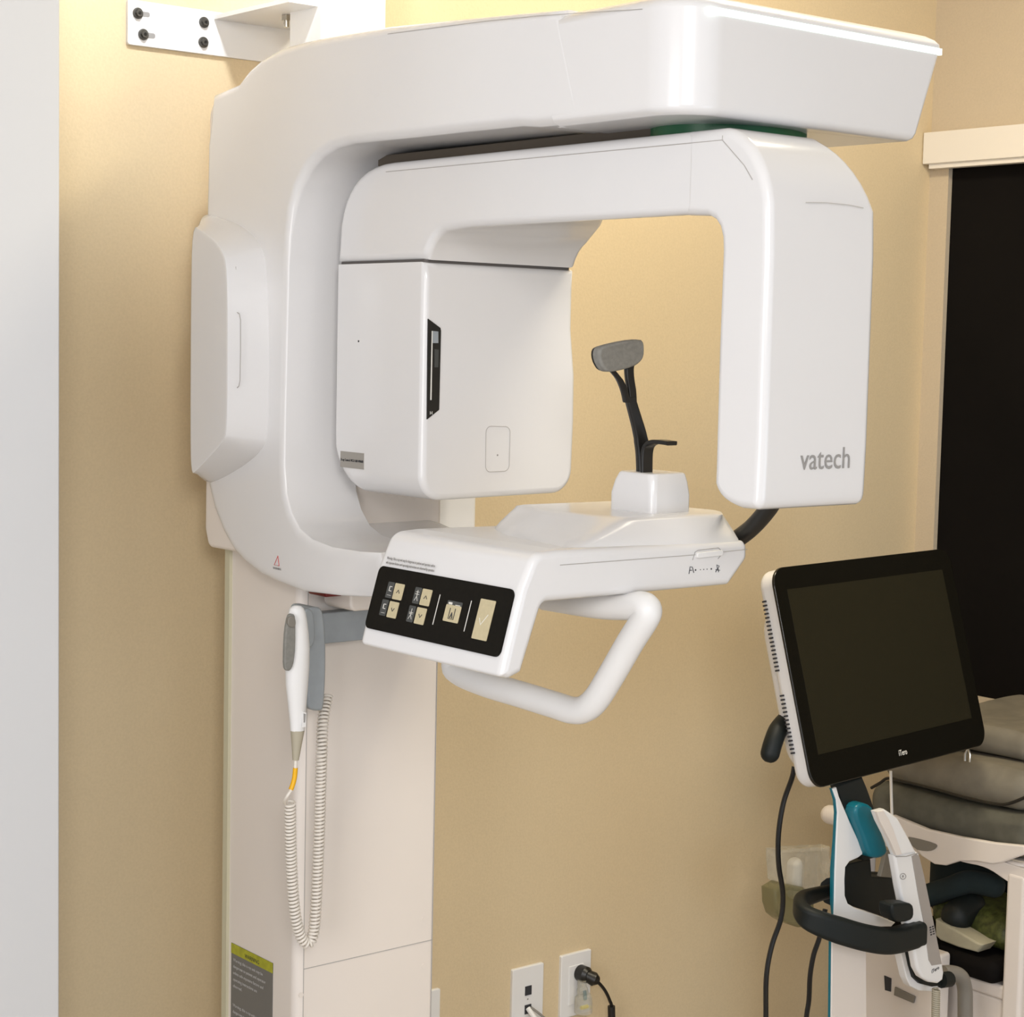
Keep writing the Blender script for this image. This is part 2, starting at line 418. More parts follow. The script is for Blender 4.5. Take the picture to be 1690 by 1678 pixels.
# overhead arm: head with slanted end, light strip
YA = 1.376
def arm_warp(v):
    if v.x > 1.6:
        v.x += -.036*max(0, (1.945-v.z))/.10 * (v.x-1.6)/.14
    return v
armplan = rp([(XC+.016, 1.60), (XC+.016, 1.592), (XC+.0005, 1.578), (XC+.0005, YA, .055), (1.752, YA, .012), (1.742, 1.50, .05), (1.70, 1.60)], 10)
def inset_keep(pts, d):
    q = inset(pts, d); return [(a[0], a[1]) if True and abs(p_[1]-1.60) > .01 else p_ for a, p_ in zip(q, pts)]
def armtop(y): return 0
rs = []
for z, d in ((1.8368, .014), (1.8372, .008), (1.8402, .002), (1.846, 0), (1.9436, 0)):
    rs.append([tuple(arm_warp(Vector((a, b_, z)))) for a, b_ in inset(armplan, d)])
oa = link('overhead_arm', loft(bmesh.new(), rs), WHITE, XM, 50)
rs = []
for z, d in ((1.9435, 0), (1.948, .0005), (1.953, .006), (1.958, .018), (1.96, .03)):
    rs.append([tuple(arm_warp(Vector((a, b_, z)))) for a, b_ in inset(armplan, d)])
link('arm_lid', loft(bmesh.new(), rs), WHITE, oa, 50)
ls = link('light_strip', B(1.374, 1.7465, YA-.0007, YA+.004, 1.9365, 1.9436), LED, oa); ls['label'] = 'thin pale green glowing strip along the arm end'
link('upper_seam', T([at(px, py, x=XC-.0001) for px, py in ((640, 56), (700, 48), (800, 35), (890, 26), (980, 20), (1060, 15))], .0004, 6), SEAML, oa)
# green ring and pivot between the arm and the rotating unit
ringp = [(1.515+.095*math.cos(a_/40*2*math.pi), 1.482+.078*math.sin(a_/40*2*math.pi)) for a_ in range(40)]
rg = link('pivot_ring', P(ringp, 'z', 1.8255, 1.838, .001, .001), GREENR, XM); rg['label'] = 'dark green glowing ring under the arm'

link('pivot_plate', B(1.43, 1.565, 1.50, 2.03, 1.8262, 1.8392), GAPM, XM)
# rotating unit
XU = 1.40
ZT = 1.8255
def bez(p0, p1, p2, p3, n=8):
    return [tuple(Vector(p0)*(1-t)**3+3*Vector(p1)*t*(1-t)**2+3*Vector(p2)*t*t*(1-t)+Vector(p3)*t**3) for t in [i/n for i in range(1, n)]]
ZSEAM = 1.7015
ru = [(1.352, ZT-.016), (1.376, ZT-.0004), (1.40, ZT), (1.960, ZT), *bez((1.960, ZT), (2.03, ZT), (2.072, 1.80), (2.078, 1.73), 10), (2.079, ZSEAM), (1.884, ZSEAM), *bez((1.884, ZSEAM), (1.874, 1.725), (1.862, 1.734), (1.838, 1.7375), 6), (1.80, 1.738), (1.60, 1.738), (1.42, 1.738), (1.352, 1.738)]
ru = resamp(ru, .022)
def ruw(v):
    if v.y < 1.86 and v.z < 1.76: v.z += .016*(v.x-XU)/.17*min(1, (1.86-v.y)/.06)
    if v.x > 1.5:
        s = max(0, min(1, (v.y-1.70)/.16)); s = s*s*(3-2*s)
        v.x = XU+(v.x-XU)*(.167+.081*s)/.248
        if v.z > 1.74: v.x -= .034*max(0, min(1, (v.z-1.745)/.075))**1.2*max(0, min(1, (1.42-v.y)/.06))
    return v
link('rotating_arm', P(ru, 'x', XU, 1.648, .010, .010, 5, ruw), WHITE, XM, 50)
# thin seam near top edge of the arm side and at the pivot joint
b = T([(XU-.0001, 1.97, 1.8135), (XU-.0002, 1.376, 1.8125)], .0005, 6)
link('arm_seam', b, SEAML, XM)
# detector housing
ZH = ZSEAM-.0025
dho = rp([(XU, ZH, .001), (XU, 1.4005, .034), (1.652, 1.404, .032), (1.6545, 1.50, .05), (1.6535, 1.56, .05), (1.646, 1.62, .06), (1.646, ZH, .001)], 8)
dho = resamp(dho, .02)
rs = []
for k in range(8):
    t = math.pi/2*k/7; rs.append((.009*(1-math.sin(t)), 1.884+.009*(1-math.cos(t)), 0))
for k in range(1, 12):
    t = math.pi/2*k/12; rs.append((0, 2.034+.041*math.sin(t), .042*(1-math.cos(t))))
rs.append((.002, 2.0757, .043)); rs.append((.006, 2.0765, .045))
rs = [[(a, y_, b_ + lf*max(0, min(1, (1.50-b_)/.08))) for a, b_ in (inset(dho, d_) if d_ else dho)] for d_, y_, lf in rs]
DH = link('detector_housing', loft(bmesh.new(), rs), WHITE, XM, 60)
plan = rp([(XU, 1.884, .010), (1.648, 1.884, .010), (1.648, 2.079, .008), (XU, 2.079, .004)], 6)
link('housing_gap', P(inset(plan, .005), 'z', ZSEAM-.008, ZSEAM+.001), SEAM, DH)
YD = 1.884
# black sensor window at the left of the front face
def onD(px, py): 
    v = at(px, py, y=YD); return (v.x, v.z)
sw_px = [(706, 526), (726, 541), (727, 546), (724, 676), (704, 692), (705, 600)]
sw_ = link('sensor_window', P([onD(*p) for p in sw_px], 'y', YD-.0012, YD+.002), BLACK, DH); sw_['label'] = 'black slanted sensor window'
link('window_slot', P([onD(*p) for p in ((711.5, 546), (713, 546), (711, 660), (709, 660))], 'y', YD-.0016, YD), INKW, sw_)
link('window_block', P([onD(*p) for p in ((713, 546), (722, 547), (722, 566), (713, 566))], 'y', YD-.0018, YD), GREY, sw_)
link('window_glass', P([onD(*p) for p in ((716, 576), (723, 577), (722, 606), (716, 606))], 'y', YD-.0016, YD), KEYD, sw_)
text('window_mark', 'H', .006, INKW, frame((onD(708, 684)[0], YD-.0016, onD(708, 684)[1]), (1, 0, 0), (0, 0, 1)), sw_)
# access cover outline
ap = rp([(*onD(801, 779), .008), (*onD(840, 777), .008), (*onD(842, 704), .008), (*onD(802, 703), .008)], 5)
b = T([(a, YD-.0002, b_) for a, b_ in ap], .00045, 6, closed=True)
ac = link('access_cover', b, SEAML, DH)
c = onD(821, 751); b = bmesh.new(); cyl(b, (c[0], YD, c[1]), 'y', .0012, .001, 10); link('pin_hole', b, INKG, ac)
c = at(592, 563, x=XU); b = bmesh.new(); cyl(b, (XU, c.y, c.z), 'x', .0013, .0012, 10); link('pin_hole', b, INK, DH)
# grey rating label on the side
p0 = at(556, 772, x=XU); p1 = at(601, 748, x=XU)
rl = link('rating_label', B(XU-.0008, XU+.001, p1.y, p0.y-.009, p0.z+.002, p1.z), mat('grey_foil', (.33, .31, .28), .5), DH); rl['label'] = 'grey printed rating label'
text('rating_text', 'X-ray Control: MCU-160F-090600', .0046, INK, frame((XU-.001, p0.y-.010, (p0.z+p1.z)/2-.001), (0, -1, 0), (0, 0, 1)), rl, sx=.80)

# tube head
th = [(1.376, ZT), *bez((1.376, ZT), (1.345, 1.820), (1.312, 1.79), (1.308, 1.73), 10), (1.308, 1.70), (1.308, 1.60), (1.308, 1.50), (1.309, 1.455), *bez((1.309, 1.455), (1.309, 1.441), (1.312, 1.437), (1.323, 1.436), 5), (1.338, 1.437), *bez((1.338, 1.437), (1.36, 1.441), (1.376, 1.447), (1.378, 1.468), 7), (1.377, 1.60), (1.376, 1.70), *bez((1.376, 1.70), (1.376, 1.725), (1.385, 1.737), (1.41, 1.7375), 5), (1.43, 1.7377), (1.43, ZT)]
th = resamp(th, .022)
def thw(v):
    if v.y > 1.374 and 1.70 < v.z < 1.76: v.z += .016*(v.x-XU)/.17*(v.z-1.70)/.04
    if v.x > 1.5:
        f = (v.x-XU)/.168
        if v.z > 1.76:
            s = (v.z-1.76)/(ZT-1.76); w = .168+(.184-.168)*s if False else .168
        e = max(0, (v.z-1.755)/.07)
        pass
        if v.z > 1.74:
            v.x -= .034*max(0, min(1, (v.z-1.745)/.075))**1.2*max(0, min(1, (1.42-v.y)/.06))
    return v
TH = link('tube_head', P(th, 'x', XU-.0004, XU+.168, .010, .012, 6, thw), WHITE, XM, 50)
link('head_joint', T([(XU-.0005, 1.377, 1.817), (XU-.0005, 1.377, 1.8125), (XU-.0005, 1.366, 1.803), (XU-.0005, 1.345, 1.785), (XU-.0005, 1.333, 1.77)], .0005, 6), SEAML, TH)
c = at(1320, 775, y=1.308)
text('brand_mark', 'vatech', .0325, INKG, frame((c.x, 1.3076, c.z), (1, 0, 0), (0, 0, 1)), TH, sx=.93)
b = bmesh.new(); 
link('top_seam', T([at(1330, 334, y=1.3079), at(1365, 334.5, y=1.3079), at(1400, 338, y=1.3079), at(1425, 343, y=1.3079)], .00035, 6), SEAML, TH)

# ------------------------------------------------------------------ chin table and control block
YF = 1.50; YB = 1.762
prof = [(1.224, 1.262), (1.2225, 1.254, .008), (1.236, 1.2505, .008), (1.252, 1.256, .004), (1.279, 1.3285, .012), (1.56, 1.3290, .006), (1.589, 1.358, .012), (1.588, 1.374, .004), (1.583, 1.379, .003), (1.30, 1.3835, .02), (1.265, 1.3815, .02), (1.2475, 1.345)]
prof = resamp(rp(prof, 6), .02)
def ctw(v):
    # slight plan taper: right end rounds towards the back
    if v.x > 1.5 and v.y > 1.6: v.x -= .05*((v.y-1.6)/.16)**2*(v.x-1.5)/.09
    return v
CT = link('chin_table', P(prof, 'y', YF, YB, .009, .012, 6, ctw), WHITE, XM, 50)
link('table_seam', T([(1.300, YF-.0003, 1.3672), (1.50, YF-.0003, 1.3672), (1.5855, YF-.0003, 1.3690)], .00045, 6), SEAML, CT)
# raised deck
base = rp([(1.392, 1.735, .02), (1.345, 1.66, .05), (1.305, 1.506, .012), (1.582, 1.503, .010), (1.600, 1.56, .03), (1.59, 1.735, .03)], 6)
topo = rp([(1.418, 1.722, .012), (1.392, 1.63, .05), (1.418, 1.534, .02), (1.562, 1.516, .02), (1.597, 1.556, .02), (1.572, 1.712, .02)], 6)
def resn(pts, n):
    L = [0]
    for i in range(len(pts)): L.append(L[-1]+(Vector(pts[(i+1) % len(pts)])-Vector(pts[i])).length)
    out = []
    for k in range(n):
        t = L[-1]*k/n; i = max(j for j in range(len(pts)) if L[j] <= t+1e-12)
        s = (t-L[i])/max(1e-9, L[i+1]-L[i]); out.append(tuple(Vector(pts[i]).lerp(Vector(pts[(i+1) % len(pts)]), s)))
    return out
NB = 72; b1 = resn(base, NB); t1 = resn(topo, NB)
rs = []
for z, s in ((1.372, 0), (1.380, .06), (1.39, .35), (1.40, .70), (1.4055, .90), (1.4085, .99)):
    rs.append([(a[0]*(1-s)+c_[0]*s, a[1]*(1-s)+c_[1]*s, z) for a, c_ in zip(b1, t1)])
t2 = inset(t1, .006); rs.append([(a, b_, 1.4098) for a, b_ in t2]); t2 = inset(t1, .014); rs.append([(a, b_, 1.410) for a, b_ in t2])
link('raised_deck', loft(bmesh.new(), rs), WHITE, CT, 60)
# width slider on the front and the pictogram scale below
c0 = at(1147, 921, y=YF); c1 = at(1188, 907, y=YF)
sl = link('slider', P(rp([(c0.x+.0, c0.z, .003), (c1.x+.002, c0.z+.001, .003), (c1.x+.002, c1.z, .003), (c0.x, c1.z-.001, .003)]), 'y', YF-.004, YF, .001, 0), WHITE2, CT)
b = T([(at(px, py, y=YF-.0002)) for px, py in ((1143, 924), (1147, 911), (1152, 908), (1186, 904), (1190, 908), (1190, 916), (1185, 922))], .0004, 6)
link('slider_groove', b, INKG, sl)
Mf = frame((0, YF-.0003, 0), (1, 0, 0), (0, 0, 1))
b = bmesh.new()
def onF(px, py): v = at(px, py, y=YF-.0003); return (v.x, v.z)
for grp in (([(1137, 947), (1139, 935), (1143, 936)], [(1138, 941), (1142, 941)], [(1143, 937), (1145, 945)]),
            ([(1181, 944), (1184, 938), (1183, 932), (1187, 934), (1185, 938), (1186, 944)], [(1181, 940), (1188, 941)])):
    b = bmesh.new()
    for seg_ in grp: stroke(b, [onF(*q) for q in seg_], .0009, Mf, 0)
    link('pictogram', b, INK, CT)
b = bmesh.new()
for px in (1148, 1156, 1161.5, 1167, 1174):
    v = at(px, 940.5-(px-1148)*.07, y=YF-.0003); cyl(b, (v.x, YF-.0003, v.z), 'y', .0010 if px in (1148, 1174) else .0006, .0004, 8)
link('scale_dots', b, INK, CT)
# control panel on the slanted left face
TP = Vector((1.251, 1.5, 1.359)); BP = Vector((1.220, 1.5, 1.254))
Vv = (TP-BP).normalized(); Uu = Vector((0, -1, 0)); Nn = Uu.cross(Vv)      # outward: -x, up
def onP(px, py):
    v = FW + (px-W/2)/F*RT - (py-H/2)/F*UP
    O = Vector((1.2238, YB, 1.256)) if False else BP
    t = (O-CP).dot(Nn)/v.dot(Nn); q = CP+v*t-Vector((BP.x, YB, BP.z))
    return (q.dot(Uu), q.dot(Vv))
Mp = frame((BP.x, YB, BP.z), Uu, Vv)
def pp(pts, axis='z', lo=-.002, hi=.0006, b1=0):
    return prism(bmesh.new(), pts, axis, lo, hi, 0, b1, 3, lambda v: Mp @ v)
a0, a1, a2, a3 = onP(630, 932), onP(852, 975), onP(822, 1086), onP(601, 1034)
u0 = (a0[0]+a3[0])/2; u1 = (a1[0]+a2[0])/2; v0 = (a2[1]+a3[1])/2; v1 = (a0[1]+a1[1])/2
CPN = link('control_panel', pp(rp([(u0, v0, .008), (u1, v0, .008), (u1, v1, .008), (u0, v1, .008)], 5), hi=.0012), PANELB, CT); CPN['label'] = 'glossy black control panel'
def pc(x, y): return onP(590+x/6.036, 920+y/6.036)       # from the enlarged crop
def key(x0, y0, x1, y1, m, name, hi=.0017, r=.0012, ref=(0, 0)):
    a = pc(x0, y0); c_ = pc(x1, y1); cx_, cz_ = (a[0]+c_[0])/2, (a[1]+c_[1])/2
    return a, c_
def keyrect(cx, cy, w, h, m, name, par, hi=.0018, r=.0012):
    c_ = pc(cx, cy)
    return link(name, pp(rp([(c_[0]-w/2, c_[1]-h/2, r), (c_[0]+w/2, c_[1]-h/2, r), (c_[0]+w/2, c_[1]+h/2, r), (c_[0]-w/2, c_[1]+h/2, r)], 3), hi=hi), m, par), c_
def chev(c_, up, m, par):
    s = 1 if up else -1; b = bmesh.new()
    stroke(b, [(c_[0]-.0028, c_[1]-.0018*s), (c_[0], c_[1]+.0018*s), (c_[0]+.0028, c_[1]-.0018*s)], .0009, Mp, .0020)
    link('arrow_mark', b, m, par)
KW, KH = .0175, .0185
for (x, y, up, dx, dy) in ((418, 343, 1, 322, 325), (363, 523, 0, 262, 500), (692, 400, 1, 592, 380), (637, 585, 0, 532, 563)):
    k1, c_ = keyrect(dx+12, dy, .012, KH, KEYD, 'symbol_key', CPN, .0016)
    b = bmesh.new(); q = (c_[0]-.0, c_[1])
    if x in (418, 363):
        stroke(b, [(q[0]+.003, q[1]+.004), (q[0]-.001, q[1]+.004), (q[0]-.001, q[1]-.001), (q[0]+.003, q[1]-.001)], .0011, Mp, .0018)
        stroke(b, [(q[0]-.003, q[1]-.006), (q[0]+.004, q[1]-.006)], .0004, Mp, .0018)
    else:
        stroke(b, [(q[0]-.003, q[1]+.004*up), (q[0]+.003, q[1]+.004*up)], .0006, Mp, .0018)
        stroke(b, [(q[0], q[1]+.006), (q[0], q[1]-.001), (q[0]-.003, q[1]-.006)], .0006, Mp, .0018)
        stroke(b, [(q[0], q[1]-.001), (q[0]+.003, q[1]-.006)], .0006, Mp, .0018)
        stroke(b, [(q[0]-.0035, q[1]+.0015), (q[0]+.0035, q[1]+.0015)], .0006, Mp, .0018)
    link('key_symbol', b, INKW, k1)
    k2, c_ = keyrect(x, y, KW, KH, KEY, 'arrow_key', CPN)
    chev(c_, up, INK, k2)
k3, c_ = keyrect(953, 562, .0265, .0185, KEY, 'mode_key', CPN)
b = bmesh.new()
stroke(b, [(c_[0]-.0045, c_[1]+.006), (c_[0]-.0045, c_[1]-.006), (c_[0]+.0045, c_[1]-.006), (c_[0]+.0045, c_[1]+.006)], .001, Mp, .0020)
stroke(b, [(c_[0]-.002, c_[1]-.005), (c_[0], c_[1]+.001), (c_[0]+.002, c_[1]-.005)], .0016, Mp, .0020)
link('tooth_symbol', b, INK, k3)
kd, c_ = keyrect(980, 466, .026, .006, KEYD, 'mode_display', CPN, .0016)
b = bmesh.new(); stroke(b, [(c_[0]-.010, c_[1]), (c_[0]-.004, c_[1])], .0032, Mp, .0010); stroke(b, [(c_[0]+.002, c_[1]-.001), (c_[0]+.010, c_[1]-.001)], .0009, Mp, .0017)
link('display_mark', b, INKW, kd)
k4, c_ = keyrect(1268, 622, .0255, .0435, KEY, 'confirm_key', CPN)
b = bmesh.new(); stroke(b, [(c_[0]-.007, c_[1]+.001), (c_[0]-.003, c_[1]-.006), (c_[0]+.006, c_[1]+.006)], .0009, Mp, .0020)
link('tick_mark', b, INKW, k4)
for cx, cyy in ((796, 520), (1108, 585)):
    keyrect(cx, cyy, .0010, .034, INKW, 'divider_line', CPN, .0016, .0003)
# small printed warning above the panel
w1 = onP(640, 921); Mw = Mp @ Matrix.Translation((w1[0], w1[1]-.001, .0011))
t_ = text('warning_print', 'Warning: This x-ray unit may be dangerous to patient and operator unless', .0042, INKG, Mw @ Matrix.Translation((0, 0, 0)), CT, sx=.72)
text('warning_print', 'safe exposure factors and operating instructions are observed by operator.', .0042, INKG, Mw @ Matrix.Translation((0, -.0052, 0)), CT, sx=.72)
# side grip
XG = 1.41
gp = [at(755, 1108, x=XG), at(800, 1128, x=XG), at(860, 1146, x=XG), at(915, 1163, x=XG), at(945, 1172, x=XG), at(966, 1169, x=XG), at(985, 1152, x=XG), at(1010, 1112, x=XG), at(1040, 1060, x=XG), at(1064, 1022, x=XG), at(1069, 1006, x=XG), at(1060, 999, x=XG), at(1040, 1000, x=XG), at(985, 998, x=XG), at(900, 985, x=XG)]
y0 = gp[0].y
gp = [Vector((XG, y0+.012, 1.325)), Vector((XG, y0+.012, 1.26)), Vector((XG, y0+.008, gp[0].z+.014))]+gp
link('side_grip', T(smoothpath(gp, 5), .0158, 16), WHITE2, CT)
# chin post
pb = rp([(1.4835, 1.553, .008), (1.5455, 1.553, .006), (1.5455, 1.628, .006), (1.4835, 1.628, .008)], 5)
pt = rp([(1.4850, 1.556, .010), (1.5405, 1.556, .006), (1.5405, 1.618, .006), (1.4850, 1.618, .010)], 5)
rs = [[(a, b_, 1.405) for a, b_ in pb], [(a, b_, 1.43) for a, b_ in pb], [(a*.5+c_[0]*.5, b_*.5+c_[1]*.5, 1.445) for (a, b_), c_ in zip(pb, pt)], [(a, b_, 1.4535) for a, b_ in pt]]
rs.append([(a, b_, 1.4555) for a, b_ in inset(pt, .0025)])
CPO = link('chin_post', loft(bmesh.new(), rs), WHITE, CT, 50)
# head rest: black fork stem, chin hook, grey pad
YH = 1.592
def onY(px, py, y=YH): v = at(px, py, y=y); return v
def ribbon(bm, pl, w, th, dirw):
    """flat bar through 3d points; w along dirw"""
    pl = [Vector(p) for p in pl]; d = Vector(dirw).normalized(); rings = []
    ws = w if isinstance(w, (list, tuple)) else [w]*len(pl)
    for i, p in enumerate(pl):
        t = (pl[min(i+1, len(pl)-1)]-pl[max(i-1, 0)]).normalized(); n = t.cross(d).normalized()
        q = []
        for a_, b_ in rp([(-ws[i]/2, -th/2, th*.3), (ws[i]/2, -th/2, th*.3), (ws[i]/2, th/2, th*.3), (-ws[i]/2, th/2, th*.3)], 3): q.append(p+d*a_+n*b_)
        rings.append(q)
    return loft(bm, rings)
HD = (1, 0, 0)
def sx_(y0, lst): return [onY(px, py, y0) for px, py in lst]
stem = smoothpath([onY(1063, 790), onY(1061, 745), onY(1055, 712), onY(1047, 683), onY(1039, 655)], 5)
wd_ = [.0175 if i < 8 else .0185-.0003*i for i in range(len(stem))]
HR = link('head_rest', ribbon(bmesh.new(), stem, wd_, .010, (1, -.25, 0)), BLACK, CT)
b = ribbon(bmesh.new(), smoothpath([onY(1034.5, 664), onY(1030, 645), onY(1023, 628), onY(1014, 616), onY(1008, 609)], 5), .0085, .007, (1, -.25, 0))
ribbon(b, smoothpath([onY(1043, 664), onY(1042, 645), onY(1039, 625), onY(1038, 609), onY(1040, 600)], 5), .0105, .008, (1, -.25, 0))
link('fork', b, BLACK, HR)
b = ribbon(bmesh.new(), smoothpath([at(px, py, x=1.498) for px, py in ((1067, 792), (1067, 765), (1068, 745), (1072, 734), (1082, 729), (1096, 729.5), (1109, 731.5))], 6), .0165, .0048, (1, 0, 0))
link('chin_hook', b, BLACK, HR)
# pad
pc_px = [(990, 577), (994, 572), (1006, 567.5), (1030, 562), (1058, 559.5), (1065, 565), (1066, 582), (1063, 592), (1056, 599), (1044, 605), (1022, 611), (1006, 614), (998, 612), (992, 601), (989, 588)]
pts = chaik([(lambda v: (v.x, v.z))(onY(*p, 1.580)) for p in pc_px], 1)
def padw(v):
    v.y += -.9*(v.x-1.463)**2+.0; return v
xm_ = sum(p[0] for p in pts)/len(pts)
def padw(v):
    v.y += 4*(v.x-xm_)**2; return v
PD = link('forehead_pad', P(resamp(pts, .008), 'y', 1.576, 1.588, .003, .002, 4, padw), PAD, HR); PD['label'] = 'grey foam forehead pad'
link('pad_back', P(resamp(inset(pts, .0008), .008), 'y', 1.587, 1.592, .001, .002, 3, padw), BLACK, HR)
# black curved cable guide behind the table, under the tube head
XB = 1.60
bp_ = [at(1188, 915, x=XB), at(1212, 893, x=XB), at(1238, 873, x=XB), at(1258, 852, x=XB), at(1275, 828, x=XB), at(1284, 800, x=XB)]
ca = link('temple_arm', T(smoothpath([Vector((p.x, p.y, p.z)) for p in bp_], 5), .0105, 14), BLACK, CT); ca['label'] = 'curved black arm behind the table'

# ------------------------------------------------------------------ exposure switch and its holder
SH = empty('switch_holder', (1.39, 2.08, 1.10), 'grey plastic holder carrying the hand switch, on the front of the cream column', 'switch holder')
YS = 2.045
def onS(px, py, y=YS): return at(px, py, y=y)
hb = [(508, 1004), (520, 1001), (533, 1004), (537, 1030), (539, 1080), (538, 1130), (535, 1168), (531, 1174), (512, 1172), (507, 1160), (508, 1100), (507, 1040)]
link('body', P(chaik([(v.x, v.z) for v in [onS(*p) for p in hb]], 2), 'y', YS, YS+.045, .004, .003), GREY, SH)
hb2 = [(500, 1008), (508, 1003), (516, 1008), (519, 1030), (520, 1055), (513, 1070), (506, 1068), (503, 1040)]
link('cradle', P(chaik([(v.x, v.z) for v in [onS(*p, 2.036) for p in hb2]], 2), 'y', 2.034, 2.052, .003, .002), GREY, SH)
a = onS(535, 1008, 2.085); c_ = onS(600, 1060, 2.085)
link('arm', B(1.385, 1.52, 2.088, CY0, onS(538, 1062, 2.09).z, onS(538, 1011, 2.09).z, .002), GREY, SH)

YK = 2.022
XH = empty('exposure_switch', (1.32, YK, 1.06), 'white hand-held exposure switch with grey button pad and coiled cream cord', 'hand switch')
def onK(px, py, y=YK): return at(px, py, y=y)
cl = [(490, 1010, 14), (491, 1022, 15.5), (492, 1045, 17.5), (492, 1070, 19), (490.5, 1100, 20), (490, 1130, 18.5), (490.5, 1160, 15.5), (491, 1190, 13), (491, 1205, 12)]
rings = []
for i, (px, py, hw) in enumerate(cl):
    c0 = onK(px, py); r = hw*2.55/F*1.0
    n = 20; rings.append([(c0.x+r*math.cos(2*math.pi*k/n)*1.0, YK+r*.85*math.sin(2*math.pi*k/n), c0.z) for k in range(n)])
c0 = onK(489.5, 1010); topr = []
for dz, s in ((.0085, .2), (.0075, .55), (.0045, .85)):
    r = 14*2.55/F*s; topr.append([(c0.x+r*math.cos(2*math.pi*k/20), YK+r*.85*math.sin(2*math.pi*k/20), c0.z+dz) for k in range(20)])
SWB = link('switch_body', loft(bmesh.new(), topr+rings), WHITE2, XH, 60)
gb = [(476, 1016), (481, 1012.5), (486.5, 1014), (488, 1024), (488, 1060), (487, 1080), (484, 1098), (479, 1107), (473, 1107), (469.5, 1100), (470, 1070), (471.5, 1040)]
YG = YK-.0145
def kw(v):
    v.y += .012*max(0, (at(480, 1010, y=YK).x-v.x)/.012)**2 * .9
    return v
bp2 = link('button_pad', P(resamp(chaik([(v.x, v.z) for v in [onK(*p, YG) for p in gb]], 1), .006), 'y', YG-.0005, YG+.0045, .002, 0, 3), PAD, XH)
bp2['label'] = 'grey button pad'
link('button', P(chaik([(v.x, v.z) for v in [onK(*p, YG) for p in ((474, 1017), (486, 1016), (487, 1036), (473, 1034))]], 2), 'y', YG-.003, YG+.002, .0015, 0, 3), GREYT, bp2)
cs = onK(491, 1205); ce = onK(488, 1254)
link('strain_relief', T([cs, cs.lerp(ce, .5), ce], [.0092, .0066, .0042], 18), BEIGE, XH)
link('name_tag', P([(v.x, v.z) for v in [onK(*p, YG+.004) for p in ((499, 1174), (505, 1176), (504, 1199), (499, 1200))]], 'y', YG+.003, YG+.005), WHITE2, XH)
link('tag_print', P([(v.x, v.z) for v in [onK(*p, YG+.003) for p in ((501, 1177), (504, 1178), (503, 1192), (501, 1192))]], 'y', YG+.0022, YG+.003), INKG, XH)
lead = [onK(488, 1252), onK(487.5, 1268), onK(486, 1285), onK(481, 1302), onK(475, 1312), onK(470, 1320, 2.03), onK(470, 1326, 2.04)]
link('lead', T(smoothpath(lead, 6), .0022, 10), CORDW, XH)
ty = link('tape', T(smoothpath([onK(487.6, 1267), onK(486.5, 1280), onK(484, 1292), onK(480, 1303)], 5), .0032, 12), YEL, XH); ty['label'] = 'yellow tape around the cord'
# coil
YQ = 2.055
cpath = smoothpath([at(*p, y=q) for p, q in [((479, 1324), 2.045), ((479, 1370), 2.05), ((481, 1430), YQ), ((484, 1480), YQ), ((489, 1520), YQ), ((498, 1548), YQ), ((509, 1556), YQ), ((517, 1540), YQ), ((521, 1500), YQ), ((524, 1440), YQ), ((527, 1370), YQ), ((529, 1300), YQ), ((531, 1240), YQ), ((533, 1190), YQ+.008), ((540, 1148), YQ+.02)]], 30)
# arc-length param helix
L = [0]
for i in range(1, len(cpath)): L.append(L[-1]+(cpath[i]-cpath[i-1]).length)
pitch = .0050; turns = L[-1]/pitch; N_ = int(turns*10); hel = []; j = 0
for i in range(N_+1):
    s = L[-1]*i/N_
    while j < len(L)-2 and L[j+1] < s: j += 1
    f = (s-L[j])/max(1e-9, L[j+1]-L[j]); c = cpath[j].lerp(cpath[j+1], f)
    d = (cpath[j+1]-cpath[j]).normalized(); n1 = Vector((0, 1, 0)); n1 = (n1-d*n1.dot(d)).normalized(); n2 = d.cross(n1)
    an = 2*math.pi*s/pitch; hel.append(c+(n1*math.cos(an)+n2*math.sin(an))*.0062)
link('coiled_cord', T(hel, .00195, 6), CORDW, XH, 80, wn=False)

# ------------------------------------------------------------------ wall plates
def wplate(px, py, label, z=.5345, w=.07, name='wall_plate'):
    v = at(px, py, y=YW-.006); o = empty(name, (v.x+w/2, YW, z-.057), label, 'wall plate')
    link('plate', P(rp([(v.x, z-.114, .003), (v.x+w, z-.114, .003), (v.x+w, z, .003), (v.x, z, .003)]), 'y', YW-.006, YW, .002, 0), WHITE2, o)
    return o, v.x, z
wplate(671, 1641, 'white wall plate mostly hidden behind the cream column edge', name='wall_plate')
o, x0, z0 = wplate(846.6, 1598, 'white data wall plate with two square jacks, one holding a grey cable', name='data_wall_plate')
for dz in (.0425, .0755):
    j_ = link('data_jack', B(x0+.028, x0+.042, YW-.0072, YW-.005, z0-dz-.008, z0-dz+.008), INK, o)
link('icon', B(x0+.033, x0+.036, YW-.0064, YW-.005, z0-.0590, z0-.0565), INKG, o)
dc = empty('data_cable', (x0+.035, YW-.03, z0-.08), 'short grey and white data cable plugged into the two-jack wall plate', 'cable')
p_ = Vector((x0+.034, YW-.008, z0-.073))
link('plug', T([p_, p_+Vector((.003, -.02, -.018)), p_+Vector((.004, -.03, -.045))], .0045, 10), WHITE2, dc)
link('cord', T(smoothpath([p_+Vector((.003, -.004, .002)), p_+Vector((.016, -.02, -.012)), p_+Vector((.035, -.03, -.035)), p_+Vector((.045, -.03, -.10))], 6), .0022, 8), GREYT, dc)
o, x0, z0 = wplate(927, 1577, 'white power outlet plate holding the black plug', z=.5375, name='power_outlet_plate')
link('socket', B(x0+.018, x0+.052, YW-.0075, YW-.005, z0-.092, z0-.022, .0008), WHITE2, o)
